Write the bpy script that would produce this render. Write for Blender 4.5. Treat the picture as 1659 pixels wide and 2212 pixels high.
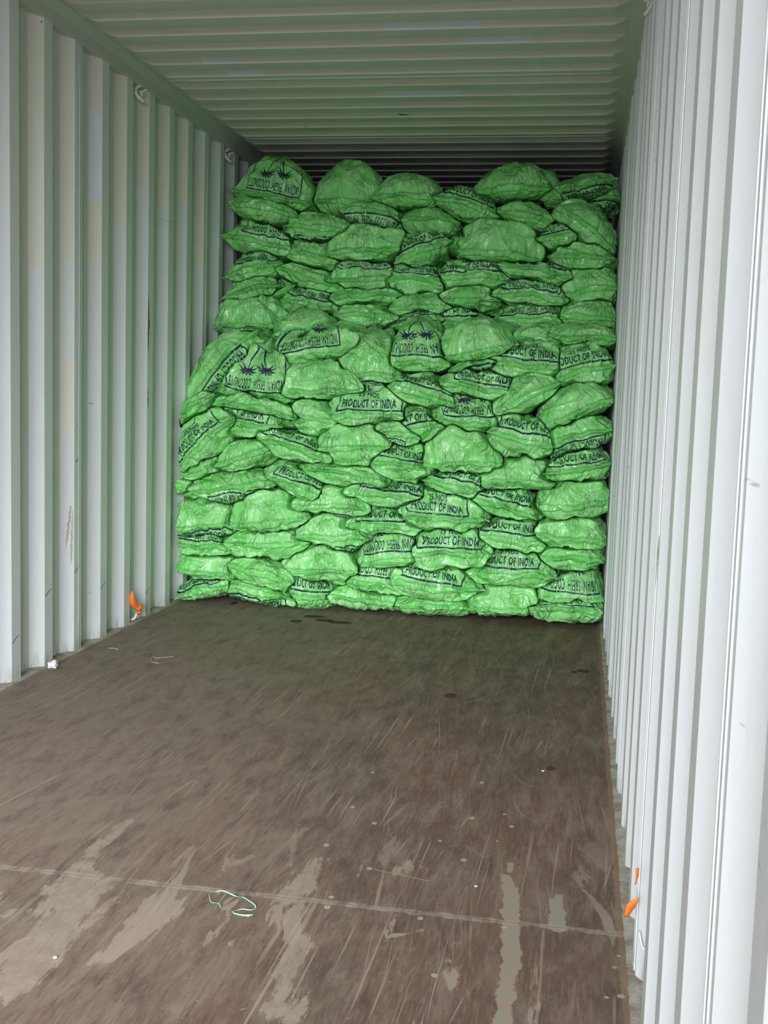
import bpy, bmesh, math, random
import numpy as np
from mathutils import Vector, Matrix

for o in list(bpy.data.objects):
    bpy.data.objects.remove(o)
scene = bpy.context.scene
COL = scene.collection
W, H = 2.35, 2.70            # inner width and height of the container (m)
Y0, Y1 = -0.8, 12.20       # door opening and closed end

# ------------------------------------------------------------------ camera
cam_d = bpy.data.cameras.new('camera')
cam = bpy.data.objects.new('camera', cam_d); COL.objects.link(cam)
cam_d.sensor_fit = 'VERTICAL'; cam_d.sensor_height = 24.0
cam_d.lens = 2418.43 / 2212.0 * 24.0
cam_d.clip_start = 0.02; cam_d.clip_end = 200
right = Vector((0.98441282, 0.17315201, 0.03081842))
up = Vector((-0.0484237, 0.09838957, 0.99396913))
fwd = Vector((-0.16907554, 0.9799683, -0.10524062))
M = Matrix((right, up, -fwd)).transposed().to_4x4()
M.translation = Vector((2.1826, 0.0, 1.1942))
cam.matrix_world = M
scene.camera = cam

# ------------------------------------------------------------------ sky, portal, exposure
world = bpy.data.worlds.new('overcast_sky'); scene.world = world
world.use_nodes = True
bg = world.node_tree.nodes['Background']
# overcast sky, brightest low down on the side the doors face (bright lobe added to light the deep end)
wt = world.node_tree; wn = wt.nodes
wc = wn.new('ShaderNodeTexCoord'); wd = wn.new('ShaderNodeVectorMath'); wd.operation = 'DOT_PRODUCT'
wt.links.new(wc.outputs['Generated'], wd.inputs[0]); wd.inputs[1].default_value = (0.07, -0.92, 0.30)
wm = wn.new('ShaderNodeMapRange'); wm.inputs[1].default_value = 0.80; wm.inputs[2].default_value = 1.0
wm.inputs[3].default_value = 0.36; wm.inputs[4].default_value = 14.5; wm.clamp = True; wm.interpolation_type = 'SMOOTHSTEP'
wt.links.new(wd.outputs['Value'], wm.inputs[0]); wt.links.new(wm.outputs[0], bg.inputs['Strength'])
bg.inputs['Color'].default_value = (0.88, 0.94, 1.0, 1)
portal_d = bpy.data.lights.new('door_opening_portal', 'AREA')
portal_d.shape = 'RECTANGLE'; portal_d.size = W + 0.05; portal_d.size_y = H
portal_d.cycles.is_portal = True
portal = bpy.data.objects.new('door_opening_portal', portal_d); COL.objects.link(portal)
portal.location = (W / 2, Y0 + 0.005, H / 2)
portal.rotation_euler = (math.radians(90), 0, 0)
scene.view_settings.view_transform = 'Standard'
scene.view_settings.look = 'None'
scene.view_settings.gamma = 1.0
scene.view_settings.use_curve_mapping = False
scene.view_settings.exposure = 1.2
try:
    scene.cycles.max_bounces = 10
    scene.cycles.diffuse_bounces = 8
except Exception:
    pass

# ------------------------------------------------------------------ helpers
class NT:
    """small node graph helper"""
    def __init__(self, name):
        self.m = bpy.data.materials.new(name); self.m.use_nodes = True
        self.t = self.m.node_tree; self.n = self.t.nodes; self.l = self.t.links
        self.b = self.n['Principled BSDF']
    def node(self, kind, **kw):
        n = self.n.new(kind)
        for k, v in kw.items():
            if k.startswith('i_'):
                n.inputs[k[2:].replace('_', ' ')].default_value = v
            else:
                setattr(n, k, v)
        return n
    def put(self, inp, v):
        if isinstance(v, bpy.types.NodeSocket): self.l.new(v, inp)
        else: inp.default_value = v
    def math(self, op, a, b=0.0, c=None, clamp=False):
        n = self.n.new('ShaderNodeMath'); n.operation = op; n.use_clamp = clamp
        self.put(n.inputs[0], a); self.put(n.inputs[1], b)
        if c is not None: self.put(n.inputs[2], c)
        return n.outputs[0]
    def vmath(self, op, a, b):
        n = self.n.new('ShaderNodeVectorMath'); n.operation = op
        self.put(n.inputs[0], a); self.put(n.inputs[1], b)
        return n.outputs[0]
    def mix(self, f, a, b, blend='MIX'):
        n = self.n.new('ShaderNodeMix'); n.data_type = 'RGBA'; n.blend_type = blend
        self.put(n.inputs[0], f); self.put(n.inputs[6], a); self.put(n.inputs[7], b)
        return n.outputs[2]
    def noise(self, vec, scale, detail=4, rough=0.55, dist=0.0, out=0):
        n = self.n.new('ShaderNodeTexNoise')
        self.put(n.inputs['Vector'], vec)
        n.inputs['Scale'].default_value = scale; n.inputs['Detail'].default_value = detail
        n.inputs['Roughness'].default_value = rough; n.inputs['Distortion'].default_value = dist
        return n.outputs[out]
    def ramp(self, f, lo, hi, smooth=True):
        n = self.n.new('ShaderNodeMapRange'); n.clamp = True
        if smooth: n.interpolation_type = 'SMOOTHSTEP'
        self.put(n.inputs[0], f); n.inputs[1].default_value = lo; n.inputs[2].default_value = hi
        return n.outputs[0]
    def scale(self, vec, s):
        return self.vmath('MULTIPLY', vec, s)
    def bump(self, h, strength, dist, normal=None):
        n = self.n.new('ShaderNodeBump'); n.inputs['Strength'].default_value = strength
        n.inputs['Distance'].default_value = dist; self.put(n.inputs['Height'], h)
        if normal is not None: self.put(n.inputs['Normal'], normal)
        return n.outputs[0]
    def pos(self):
        return self.n.new('ShaderNodeNewGeometry').outputs['Position']
    def set(self, **kw):
        for k, v in kw.items(): self.put(self.b.inputs[k.replace('_', ' ')], v)
        return self.m

def plain(name, rgb, rough=0.5, metal=0.0):
    g = NT(name)
    v = g.noise(g.n.new('ShaderNodeTexCoord').outputs['Object'], 40, 3)
    c = g.mix(g.math('MULTIPLY', v, 0.35), (*rgb, 1), (*[x * 0.6 for x in rgb], 1))
    return g.set(Base_Color=c, Roughness=rough, Metallic=metal)

def link(name, mesh, mat, parent=None, smooth=False):
    o = bpy.data.objects.new(name, mesh); COL.objects.link(o)
    if mat: mesh.materials.append(mat)
    if parent: o.parent = parent
    if smooth: mesh.polygons.foreach_set('use_smooth', [True] * len(mesh.polygons))
    return o

def mesh_from(name, verts, faces):
    me = bpy.data.meshes.new(name); me.from_pydata([tuple(v) for v in verts], [], faces); me.update()
    return me

def tag(o, label=None, cat=None, group=None, kind=None):
    if label: o['label'] = label
    if cat: o['category'] = cat
    if group: o['group'] = group
    if kind: o['kind'] = kind
    return o

def box_geo(V, F, lo, hi):
    b = len(V)
    for x in (lo[0], hi[0]):
        for y in (lo[1], hi[1]):
            for z in (lo[2], hi[2]): V.append((x, y, z))
    F += [tuple(b + i for i in f) for f in ((0, 1, 3, 2), (4, 6, 7, 5), (0, 4, 5, 1), (2, 3, 7, 6), (0, 2, 6, 4), (1, 5, 7, 3))]

def tube_geo(V, F, pts, rad, seg=8, flat=1.0):
    """tube along a polyline; rad a number or a list; closed ends"""
    pts = [Vector(p) for p in pts]; n = len(pts)
    if not hasattr(rad, '__len__'): rad = [rad] * n
    b0 = len(V); up0 = Vector((0.13, 0.21, 0.97))
    for i, p in enumerate(pts):
        t = (pts[min(i + 1, n - 1)] - pts[max(i - 1, 0)]).normalized()
        s = t.cross(up0)
        if s.length < 1e-4: s = t.cross(Vector((1, 0, 0)))
        s.normalize(); u = s.cross(t)
        for k in range(seg):
            a = 2 * math.pi * k / seg
            V.append(tuple(p + s * math.cos(a) * rad[i] + u * math.sin(a) * rad[i] * flat))
    for i in range(n - 1):
        for k in range(seg):
            k2 = (k + 1) % seg
            F.append((b0 + i * seg + k, b0 + i * seg + k2, b0 + (i + 1) * seg + k2, b0 + (i + 1) * seg + k))
    F.append(tuple(b0 + k for k in range(seg))[::-1]); F.append(tuple(b0 + (n - 1) * seg + k for k in range(seg)))

def smooth_path(pts, sub=6):
    """Catmull-Rom through the points"""
    P = [Vector(p) for p in pts]; out = []
    for i in range(len(P) - 1):
        p0, p1, p2, p3 = P[max(i - 1, 0)], P[i], P[i + 1], P[min(i + 2, len(P) - 1)]
        for k in range(sub):
            t = k / sub
            out.append(0.5 * ((2 * p1) + (p2 - p0) * t + (2 * p0 - 5 * p1 + 4 * p2 - p3) * t * t + (3 * p1 - p0 - 3 * p2 + p3) * t ** 3))
    out.append(P[-1]); return out

# ------------------------------------------------------------------ materials
def wall_material(name, base, tint_strength=1.0):
    g = NT(name)
    p = g.pos()
    n1 = g.noise(g.scale(p, (1, 1, 0.35)), 5.0, 5, 0.6)
    n2 = g.noise(g.scale(p, (1, 1, 0.2)), 45.0, 3, 0.6)
    col = base
    if tint_strength:      # sheets carry a per-face tint: paint batches, plus painted-in door light on roof slopes
        attr = g.node('ShaderNodeAttribute', attribute_name='paint_and_light')
        col = g.mix(1.0, base, attr.outputs['Color'], 'MULTIPLY')
    col = g.mix(g.math('MULTIPLY', g.ramp(n1, 0.35, 0.75), 0.12), col, (0.42, 0.44, 0.36, 1))
    col = g.mix(g.math('MULTIPLY', g.ramp(n2, 0.55, 0.8), 0.10), col, (0.30, 0.30, 0.27, 1))
    # sparse scuffs and small rust specks
    sc = g.noise(g.scale(p, (1, 14, 60)), 1.0, 2, 0.5)
    gate = g.noise(p, 2.3, 2)
    m = g.math('MULTIPLY', g.ramp(sc, 0.70, 0.76), g.ramp(gate, 0.56, 0.62))
    col = g.mix(g.math('MULTIPLY', m, 0.5), col, (0.16, 0.15, 0.14, 1))
    sp = g.noise(p, 30.0, 2, 0.4)
    sgate = g.noise(g.scale(p, (1, 1, 1.7)), 3.1, 1)
    m2 = g.math('MULTIPLY', g.ramp(sp, 0.76, 0.79), g.ramp(sgate, 0.55, 0.6))
    col = g.mix(g.math('MULTIPLY', m2, 0.8), col, (0.13, 0.07, 0.035, 1))
    # grime towards the floor edge
    z = g.n.new('ShaderNodeSeparateXYZ'); g.l.new(p, z.inputs[0])
    lowm = g.math('MULTIPLY', g.math('SUBTRACT', 1.0, g.ramp(z.outputs[2], 0.0, 0.09)), g.ramp(n2, 0.3, 0.7))
    col = g.mix(g.math('MULTIPLY', lowm, 0.7), col, (0.30, 0.27, 0.22, 1))
    bump = g.bump(n1, 0.10, 0.02)
    return g.set(Base_Color=col, Roughness=0.42, Normal=bump)

MAT_WALL = wall_material('painted_steel', (0.715, 0.725, 0.722, 1))
MAT_ROOF = wall_material('painted_steel_roof', (0.63, 0.625, 0.60, 1))
MAT_RAIL = wall_material('painted_steel_rail', (0.55, 0.55, 0.51, 1), 0)
MAT_WELD = wall_material('painted_steel_weld', (0.60, 0.62, 0.62, 1), 0)

DUST_MARKS = [((1.591, 2.694), (1.582, 2.607), 0.0098, 0.01955), ((1.582, 2.607), (1.568, 2.525), 0.01955, 0.02775), ((1.568, 2.525), (1.555, 2.462), 0.02775, 0.0273), ((1.632, 2.345), (1.637, 2.272), 0.00875, 0.01905), ((1.637, 2.272), (1.637, 2.22), 0.01905, 0.0227), ((1.637, 2.22), (1.652, 2.116), 0.0227, 0.02415), ((1.652, 2.116), (1.663, 1.999), 0.02415, 0.02825), ((1.031, 2.517), (1.067, 2.38), 0.02875, 0.0752), ((1.067, 2.38), (1.097, 2.217), 0.0752, 0.06425), ((1.097, 2.217), (1.112, 2.045), 0.06425, 0.0592), ((1.112, 2.045), (1.089, 1.931), 0.0592, 0.0456), ((1.43, 2.416), (1.447, 2.32), 0.0206, 0.02375), ((1.447, 2.32), (1.445, 2.245), 0.02375, 0.01275), ((1.009, 2.793), (1.004, 2.701), 0.0108, 0.0114), ((1.004, 2.701), (1.003, 2.596), 0.0114, 0.017), ((1.821, 2.715), (1.799, 2.697), 0.0149, 0.02255), ((1.799, 2.697), (1.779, 2.668), 0.02255, 0.0149)]
PUTTY_MARKS = [((2.06, 2.799), (2.062, 2.739), 0.0046, 0.0062), ((2.051, 2.718), (2.068, 2.648), 0.0097, 0.01955), ((2.068, 2.648), (2.075, 2.573), 0.01955, 0.0227), ((2.075, 2.573), (2.081, 2.453), 0.0227, 0.01955), ((2.081, 2.453), (2.091, 2.327), 0.01955, 0.0222), ((2.091, 2.327), (2.091, 2.211), 0.0222, 0.0194), ((2.091, 2.211), (2.089, 2.134), 0.0194, 0.01745), ((2.089, 2.134), (2.091, 2.046), 0.01745, 0.021), ((2.091, 2.046), (2.093, 2.002), 0.021, 0.01845), ((2.183, 2.632), (2.183, 2.558), 0.0119, 0.01845), ((2.183, 2.558), (2.185, 2.464), 0.01845, 0.01895), ((1.819, 2.334), (1.832, 2.346), 0.0051, 0.0113), ((1.832, 2.346), (1.856, 2.36), 0.0113, 0.0041), ((1.856, 2.36), (1.887, 2.388), 0.0041, 0.0016)]

def floor_material():
    g = NT('worn_plywood')
    p = g.pos()
    s = g.n.new('ShaderNodeSeparateXYZ'); g.l.new(p, s.inputs[0])
    x, y = s.outputs[0], s.outputs[1]
    wob = g.noise(p, 3.0, 3, 0.6)
    big = g.noise(g.scale(p, (1.6, 0.45, 1)), 1.7, 5, 0.65)
    mid = g.noise(g.scale(p, (4.0, 0.8, 1)), 4.0, 6, 0.7, 0.4)
    fine = g.noise(g.scale(p, (60, 6, 1)), 2.2, 4, 0.7)
    speck = g.noise(p, 130, 3, 0.7)
    dark = (0.122, 0.084, 0.062, 1); red = (0.150, 0.086, 0.064, 1); tan = (0.250, 0.190, 0.148, 1); dust = (0.33, 0.26, 0.205, 1)
    col = g.mix(g.ramp(big, 0.38, 0.62), dark, red)
    col = g.mix(g.math('MULTIPLY', g.ramp(mid, 0.42, 0.68), 0.62), col, tan)
    mott = g.noise(g.scale(p, (7, 2.2, 1)), 2.6, 7, 0.72, 0.5)
    col = g.mix(g.math('MULTIPLY', g.ramp(mott, 0.50, 0.30), 0.65), col, (0.070, 0.047, 0.038, 1))
    col = g.mix(g.math('MULTIPLY', g.ramp(mott, 0.54, 0.74), 0.55), col, (0.30, 0.225, 0.175, 1))
    # the left half is dustier
    lf = g.ramp(g.math('ADD', x, g.math('MULTIPLY', wob, 1.6)), 2.7, 1.3)
    col = g.mix(g.math('MULTIPLY', g.math('MULTIPLY', lf, 0.9), g.math('MULTIPLY_ADD', g.ramp(mott, .3, .6), .7, .3)), col, tan)
    col = g.mix(g.math('MULTIPLY', g.ramp(fine, 0.48, 0.74), 0.55), col, tan)
    col = g.mix(g.math('MULTIPLY', g.ramp(fine, 0.47, 0.26), 0.50), col, (0.055, 0.035, 0.028, 1))
    # broad worn-through dusty streaks, running lengthways and ragged
    st = g.noise(g.scale(p, (5.0, 1.0, 1)), 1.35, 6, 0.62, 0.6)
    near = g.ramp(y, 3.3, 2.2)
    m = g.math('MULTIPLY', g.ramp(st, 0.600, 0.625), g.math('ADD', g.math('MULTIPLY', near, 0.75), 0.12))
    col = g.mix(m, col, dust)
    # thin scratches lengthways
    for k, (sx, lo, hi, amt) in enumerate(((95, .625, .67, .55), (160, .64, .69, .45), (55, .67, .71, .5))):
        rot = g.node('ShaderNodeVectorRotate', rotation_type='Z_AXIS'); g.l.new(p, rot.inputs[0])
        rot.inputs['Angle'].default_value = (0.03, -0.09, 0.16)[k]
        sn = g.noise(g.scale(rot.outputs[0], (sx, 1.1, 1)), 1.0, 2, 0.4)
        gt = g.ramp(g.noise(p, 2.0 + k, 2), 0.45, 0.6)
        col = g.mix(g.math('MULTIPLY', g.math('MULTIPLY', g.ramp(sn, lo, hi), gt), amt), col, (0.38, 0.30, 0.24, 1))
    # short criss-cross chips near the door
    for k in range(2):
        rot = g.node('ShaderNodeVectorRotate', rotation_type='Z_AXIS'); g.l.new(p, rot.inputs[0])
        rot.inputs['Angle'].default_value = (0.9, -0.7)[k]
        sn = g.noise(g.scale(rot.outputs[0], (120, 22, 1)), 1.0, 2, 0.5)
        col = g.mix(g.math('MULTIPLY', g.math('MULTIPLY', g.ramp(sn, .72, .76), near), 0.5), col, (0.40, 0.31, 0.25, 1))
    # shaped worn patches (bare, dusty) and a long streak of dried putty
    def seg_field(segs):
        best = None
        flat = g.vmath('MULTIPLY', p, (1, 1, 0))
        for a, b_, ra, rb in segs:
            A = Vector((*a, 0)); D = Vector((*b_, 0)) - A; L2 = max(D.length_squared, 1e-6)
            pa = g.vmath('SUBTRACT', flat, tuple(A))
            dn = g.n.new('ShaderNodeVectorMath'); dn.operation = 'DOT_PRODUCT'; g.l.new(pa, dn.inputs[0]); dn.inputs[1].default_value = tuple(D / L2)
            t = g.math('ADD', dn.outputs['Value'], 0.0, clamp=True)
            sc = g.n.new('ShaderNodeVectorMath'); sc.operation = 'SCALE'; sc.inputs[0].default_value = tuple(D); g.l.new(t, sc.inputs['Scale'])
            ln = g.n.new('ShaderNodeVectorMath'); ln.operation = 'LENGTH'; g.l.new(g.vmath('SUBTRACT', pa, sc.outputs[0]), ln.inputs[0])
            d = g.math('SUBTRACT', ln.outputs['Value'], g.math('MULTIPLY_ADD', t, rb - ra, ra))
            best = d if best is None else g.math('MINIMUM', best, d)
        return best
    rag1 = g.noise(g.scale(p, (2.8, 0.7, 1)), 7.0, 7, 0.72)
    rag2 = g.noise(g.scale(p, (1.3, 1, 1)), 16.0, 5, 0.7)
    fd = g.math('ADD', seg_field(DUST_MARKS), g.math('MULTIPLY', g.math('SUBTRACT', rag1, 0.5), 0.34))
    md = g.ramp(fd, 0.004, -0.012)
    dcol = g.mix(g.ramp(rag2, .35, .65), (0.275, 0.215, 0.165, 1), (0.34, 0.27, 0.21, 1))
    col = g.mix(g.math('MULTIPLY', md, g.math('MULTIPLY_ADD', g.ramp(fine, .25, .5), 0.35, 0.55)), col, dcol)
    fp = g.math('ADD', seg_field(PUTTY_MARKS), g.math('MULTIPLY', g.math('SUBTRACT', rag2, 0.5), 0.045))
    mp = g.ramp(fp, 0.002, -0.004)
    pcol = g.mix(g.ramp(rag1, .42, .56), (0.34, 0.255, 0.185, 1), (0.295, 0.265, 0.215, 1))
    edge = g.ramp(g.math('ABSOLUTE', g.math('ADD', fp, 0.002)), 0.008, 0.001)
    pcol = g.mix(g.math('MULTIPLY', edge, .5), pcol, (0.38, 0.27, 0.17, 1))
    col = g.mix(g.math('MULTIPLY', mp, .9), col, pcol)
    # board joints every 2.4 m with dust in them
    yy = g.math('ADD', y, g.math('MULTIPLY', wob, 0.012))
    d = g.math('ABSOLUTE', g.math('SUBTRACT', g.math('MODULO', g.math('ADD', g.math('SUBTRACT', yy, 2.474), 1.22 + 2.44), 2.44), 1.22))
    jm = g.ramp(g.math('ADD', d, g.math('MULTIPLY', g.math('SUBTRACT', rag2, .5), .05)), 0.016, 0.004)
    jv = g.math('MULTIPLY_ADD', near, 0.95, 0.05)
    col = g.mix(g.math('MULTIPLY', g.math('MULTIPLY', jm, jv), g.ramp(mid, 0.3, 0.6)), col, (0.36, 0.30, 0.24, 1))
    jd = g.ramp(g.math('ABSOLUTE', g.math('SUBTRACT', d, 0.0)), 0.0024, 0.0012)
    col = g.mix(g.math('MULTIPLY', g.math('MULTIPLY', jd, 0.6), near), col, (0.08, 0.06, 0.05, 1))
    # lengthways joint near the right edge
    dx = g.math('ABSOLUTE', g.math('SUBTRACT', g.math('ADD', x, g.math('MULTIPLY', wob, 0.01)), 2.16))
    jx = g.math('MULTIPLY', g.ramp(dx, 0.004, 0.0015), g.ramp(y, 2.46, 2.44))
    col = g.mix(g.math('MULTIPLY', jx, 0.6), col, (0.34, 0.25, 0.18, 1))
    col = g.mix(g.math('MULTIPLY', g.ramp(speck, 0.58, 0.72), 0.4), col, (0.33, 0.26, 0.21, 1))
    col = g.mix(g.math('MULTIPLY', g.ramp(g.math('ADD', x, g.math('MULTIPLY', rag2, .02)), W - 0.024, W - 0.018), 0.6), col, (0.30, 0.185, 0.115, 1))
    hgt = g.math('ADD', g.math('MULTIPLY', fine, 0.6), g.math('MULTIPLY', mid, 0.8))
    b = g.bump(hgt, 0.35, 0.004)
    b = g.bump(d, 0.5, 0.004, b)
    return g.set(Base_Color=col, Roughness=0.75, Specular_IOR_Level=0.25, Normal=b)
MAT_FLOOR = floor_material()

def film_material():
    g = NT('green_plastic_film')
    uv = g.n.new('ShaderNodeUVMap').outputs[0]
    info = g.n.new('ShaderNodeObjectInfo').outputs['Random']
    off = g.n.new('ShaderNodeCombineXYZ'); g.l.new(g.math('MULTIPLY', info, 57.0), off.inputs[0]); g.l.new(g.math('MULTIPLY', info, 31.0), off.inputs[1])
    v = g.vmath('ADD', uv, off.outputs[0])
    pleat = g.noise(g.scale(v, (48, 7, 1)), 1.0, 2, 0.45, 0.7)
    crump = g.noise(g.scale(v, (15, 12, 1)), 1.0, 3, 0.5, 1.6)
    r1 = g.math('SUBTRACT', 1.0, g.math('ABSOLUTE', g.math('SUBTRACT', g.math('MULTIPLY', pleat, 2.0), 1.0)))
    r2 = g.math('SUBTRACT', 1.0, g.math('ABSOLUTE', g.math('SUBTRACT', g.math('MULTIPLY', crump, 2.0), 1.0)))
    calm = g.ramp(g.noise(g.scale(v, (9, 9, 1)), 1.0, 1, 0.5), 0.38, 0.66)
    hgt = g.math('ADD', g.math('MULTIPLY', g.math('POWER', r1, 3.0), 0.45), g.math('POWER', r2, 4.0))
    hgt = g.math('MULTIPLY', hgt, g.math('MULTIPLY_ADD', calm, 0.85, 0.15))
    b = g.bump(hgt, 1.0, 0.0105)
    tone = g.noise(g.scale(v, (7, 7, 1)), 1.0, 2, 0.5)
    col = g.mix(g.ramp(tone, 0.3, 0.7), (0.215, 0.63, 0.165, 1), (0.36, 0.77, 0.295, 1))
    # sharp folds are doubled film and look deeper green
    fold = g.ramp(r2, 0.93, 0.99)
    col = g.mix(g.math('MULTIPLY', fold, 0.30), col, (0.10, 0.55, 0.09, 1))
    sv = g.n.new('ShaderNodeSeparateXYZ'); g.l.new(uv, sv.inputs[0])
    av = g.math('ABSOLUTE', sv.outputs[1])
    hem = g.ramp(av, 0.012, 0.008)
    col = g.mix(g.math('MULTIPLY', hem, 0.35), col, (0.12, 0.56, 0.10, 1))
    line = g.ramp(g.math('ABSOLUTE', g.math('SUBTRACT', av, 0.0125)), 0.0024, 0.0010)
    col = g.mix(g.math('MULTIPLY', line, 0.75), col, (0.035, 0.26, 0.03, 1))
    return g.set(Base_Color=col, Roughness=0.23, Normal=b)
MAT_FILM = film_material()
MAT_INK = plain('navy_ink', (0.012, 0.022, 0.060), 0.45)
MAT_STITCH = plain('stitch_thread', (0.10, 0.36, 0.10), 0.7)
MAT_TIE = plain('pale_tie', (0.55, 0.62, 0.55), 0.5)
# ------------------------------------------------------------------ the container shell
P_, C_, S_, V_ = 0.278, 0.072, 0.068, 0.070     # corrugation pitch, crest, slope, valley
def corrugated_wall(name, x_crest, sign, y_first, patches, ztop=2.655):
    """sign +1: the outside is at +x"""
    dep = 0.036; prof = []
    k0 = int(math.floor((Y0 - y_first) / P_)) - 1
    y = y_first + k0 * P_
    while y < Y1 + P_:
        prof += [(y - S_, dep, 'f'), (y, 0, 'c'), (y + C_, 0, 'a'), (y + C_ + S_, dep, 'v')]
        y += P_
    prof = [q for q in prof if Y0 - 0.05 <= q[0] <= Y1]
    prof.insert(0, (Y0, prof[0][1] if prof[0][2] in 'cv' else prof[0][1], 'e'))
    prof = [q for i, q in enumerate(prof) if i == 0 or q[0] > Y0 + 1e-4] + [(Y1 + .01, prof[-1][1], 'e')]
    prof = sorted(prof, key=lambda q: q[0])
    zs = sorted({0.0, ztop} | {z for p in patches for z in (p[2], p[3])})
    V = [(x_crest + sign * d, y, z) for (y, d, _) in prof for z in zs]
    nz = len(zs); F = []; cols = []
    for i in range(len(prof) - 1):
        for j in range(nz - 1):
            a = i * nz + j
            F.append((a, a + 1, a + nz + 1, a + nz) if sign > 0 else (a, a + nz, a + nz + 1, a + 1))
            ym = (prof[i][0] + prof[i + 1][0]) / 2; zm = (zs[j] + zs[j + 1]) / 2; c = (1, 1, 1)
            for (ya, yb, za, zb, pc) in patches:
                if ya < ym < yb and za < zm < zb: c = pc
            cols.append(c)
    me = mesh_from(name, V, F)
    at = me.attributes.new('paint_and_light', 'FLOAT_COLOR', 'CORNER')
    at.data.foreach_set('color', [v for f, c in zip(F, cols) for _ in f for v in (*c, 1)])
    o = link(name, me, MAT_WALL); tag(o, kind='structure')
    so = o.modifiers.new('sheet', 'SOLIDIFY'); so.thickness = 0.002; so.offset = -1 if sign > 0 else 1
    bv = o.modifiers.new('soft', 'BEVEL'); bv.width = 0.006; bv.segments = 2; bv.limit_method = 'ANGLE'; bv.angle_limit = math.radians(20)
    return o

YL, YR = 4.0485, 1.171
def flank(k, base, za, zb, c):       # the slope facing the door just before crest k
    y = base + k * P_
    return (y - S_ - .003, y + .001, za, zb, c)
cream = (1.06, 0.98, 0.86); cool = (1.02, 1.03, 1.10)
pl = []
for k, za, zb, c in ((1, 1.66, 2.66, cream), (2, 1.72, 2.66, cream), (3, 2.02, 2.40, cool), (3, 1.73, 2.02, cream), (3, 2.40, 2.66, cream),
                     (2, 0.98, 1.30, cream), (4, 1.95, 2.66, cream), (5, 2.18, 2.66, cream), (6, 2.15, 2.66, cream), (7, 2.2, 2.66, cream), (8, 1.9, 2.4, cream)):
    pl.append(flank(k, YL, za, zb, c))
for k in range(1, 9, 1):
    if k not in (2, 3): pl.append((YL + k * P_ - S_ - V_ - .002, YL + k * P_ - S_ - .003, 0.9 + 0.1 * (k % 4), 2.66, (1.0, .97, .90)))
wl = corrugated_wall('wall_left', 0.0, -1, YL, pl)
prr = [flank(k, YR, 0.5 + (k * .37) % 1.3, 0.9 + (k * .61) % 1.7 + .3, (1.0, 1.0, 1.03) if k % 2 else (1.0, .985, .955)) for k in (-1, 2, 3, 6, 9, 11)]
wr = corrugated_wall('wall_right', W, 1, YR, prr)
V = []; F = []
box_geo(V, F, (-0.06, Y1, -.05), (W + 0.06, Y1 + 0.03, H + .04)); tag(link('wall_back', mesh_from('wall_back', V, F), MAT_RAIL), kind='structure')

# vertical weld seams where the wall sheets join
def welds(wall, xc, sgn, ys, nm='weld_seam'):
    for y in ys:
        V = []; F = []
        tube_geo(V, F, [(xc - sgn * 0.001, y, 0.0 + i * 2.65 / 12) for i in range(13)], 0.0035, 6)
        o = link(nm, mesh_from(nm, V, F), MAT_WELD, wall, True)
        V = []; F = []
        box_geo(V, F, (min(xc, xc - sgn * .0022), y - .018, 0.0), (max(xc, xc - sgn * .0022), y - .001, 2.65))
        link('sheet_lap', mesh_from('sheet_lap', V, F), MAT_WELD, wall)
welds(wl, 0.0, -1, [YL + 2 * P_ + .044, YL + 8 * P_ + .044])
welds(wr, W, 1, [YR + k * P_ + .040 for k in (0, 4, 8, 12, 16)])

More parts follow.
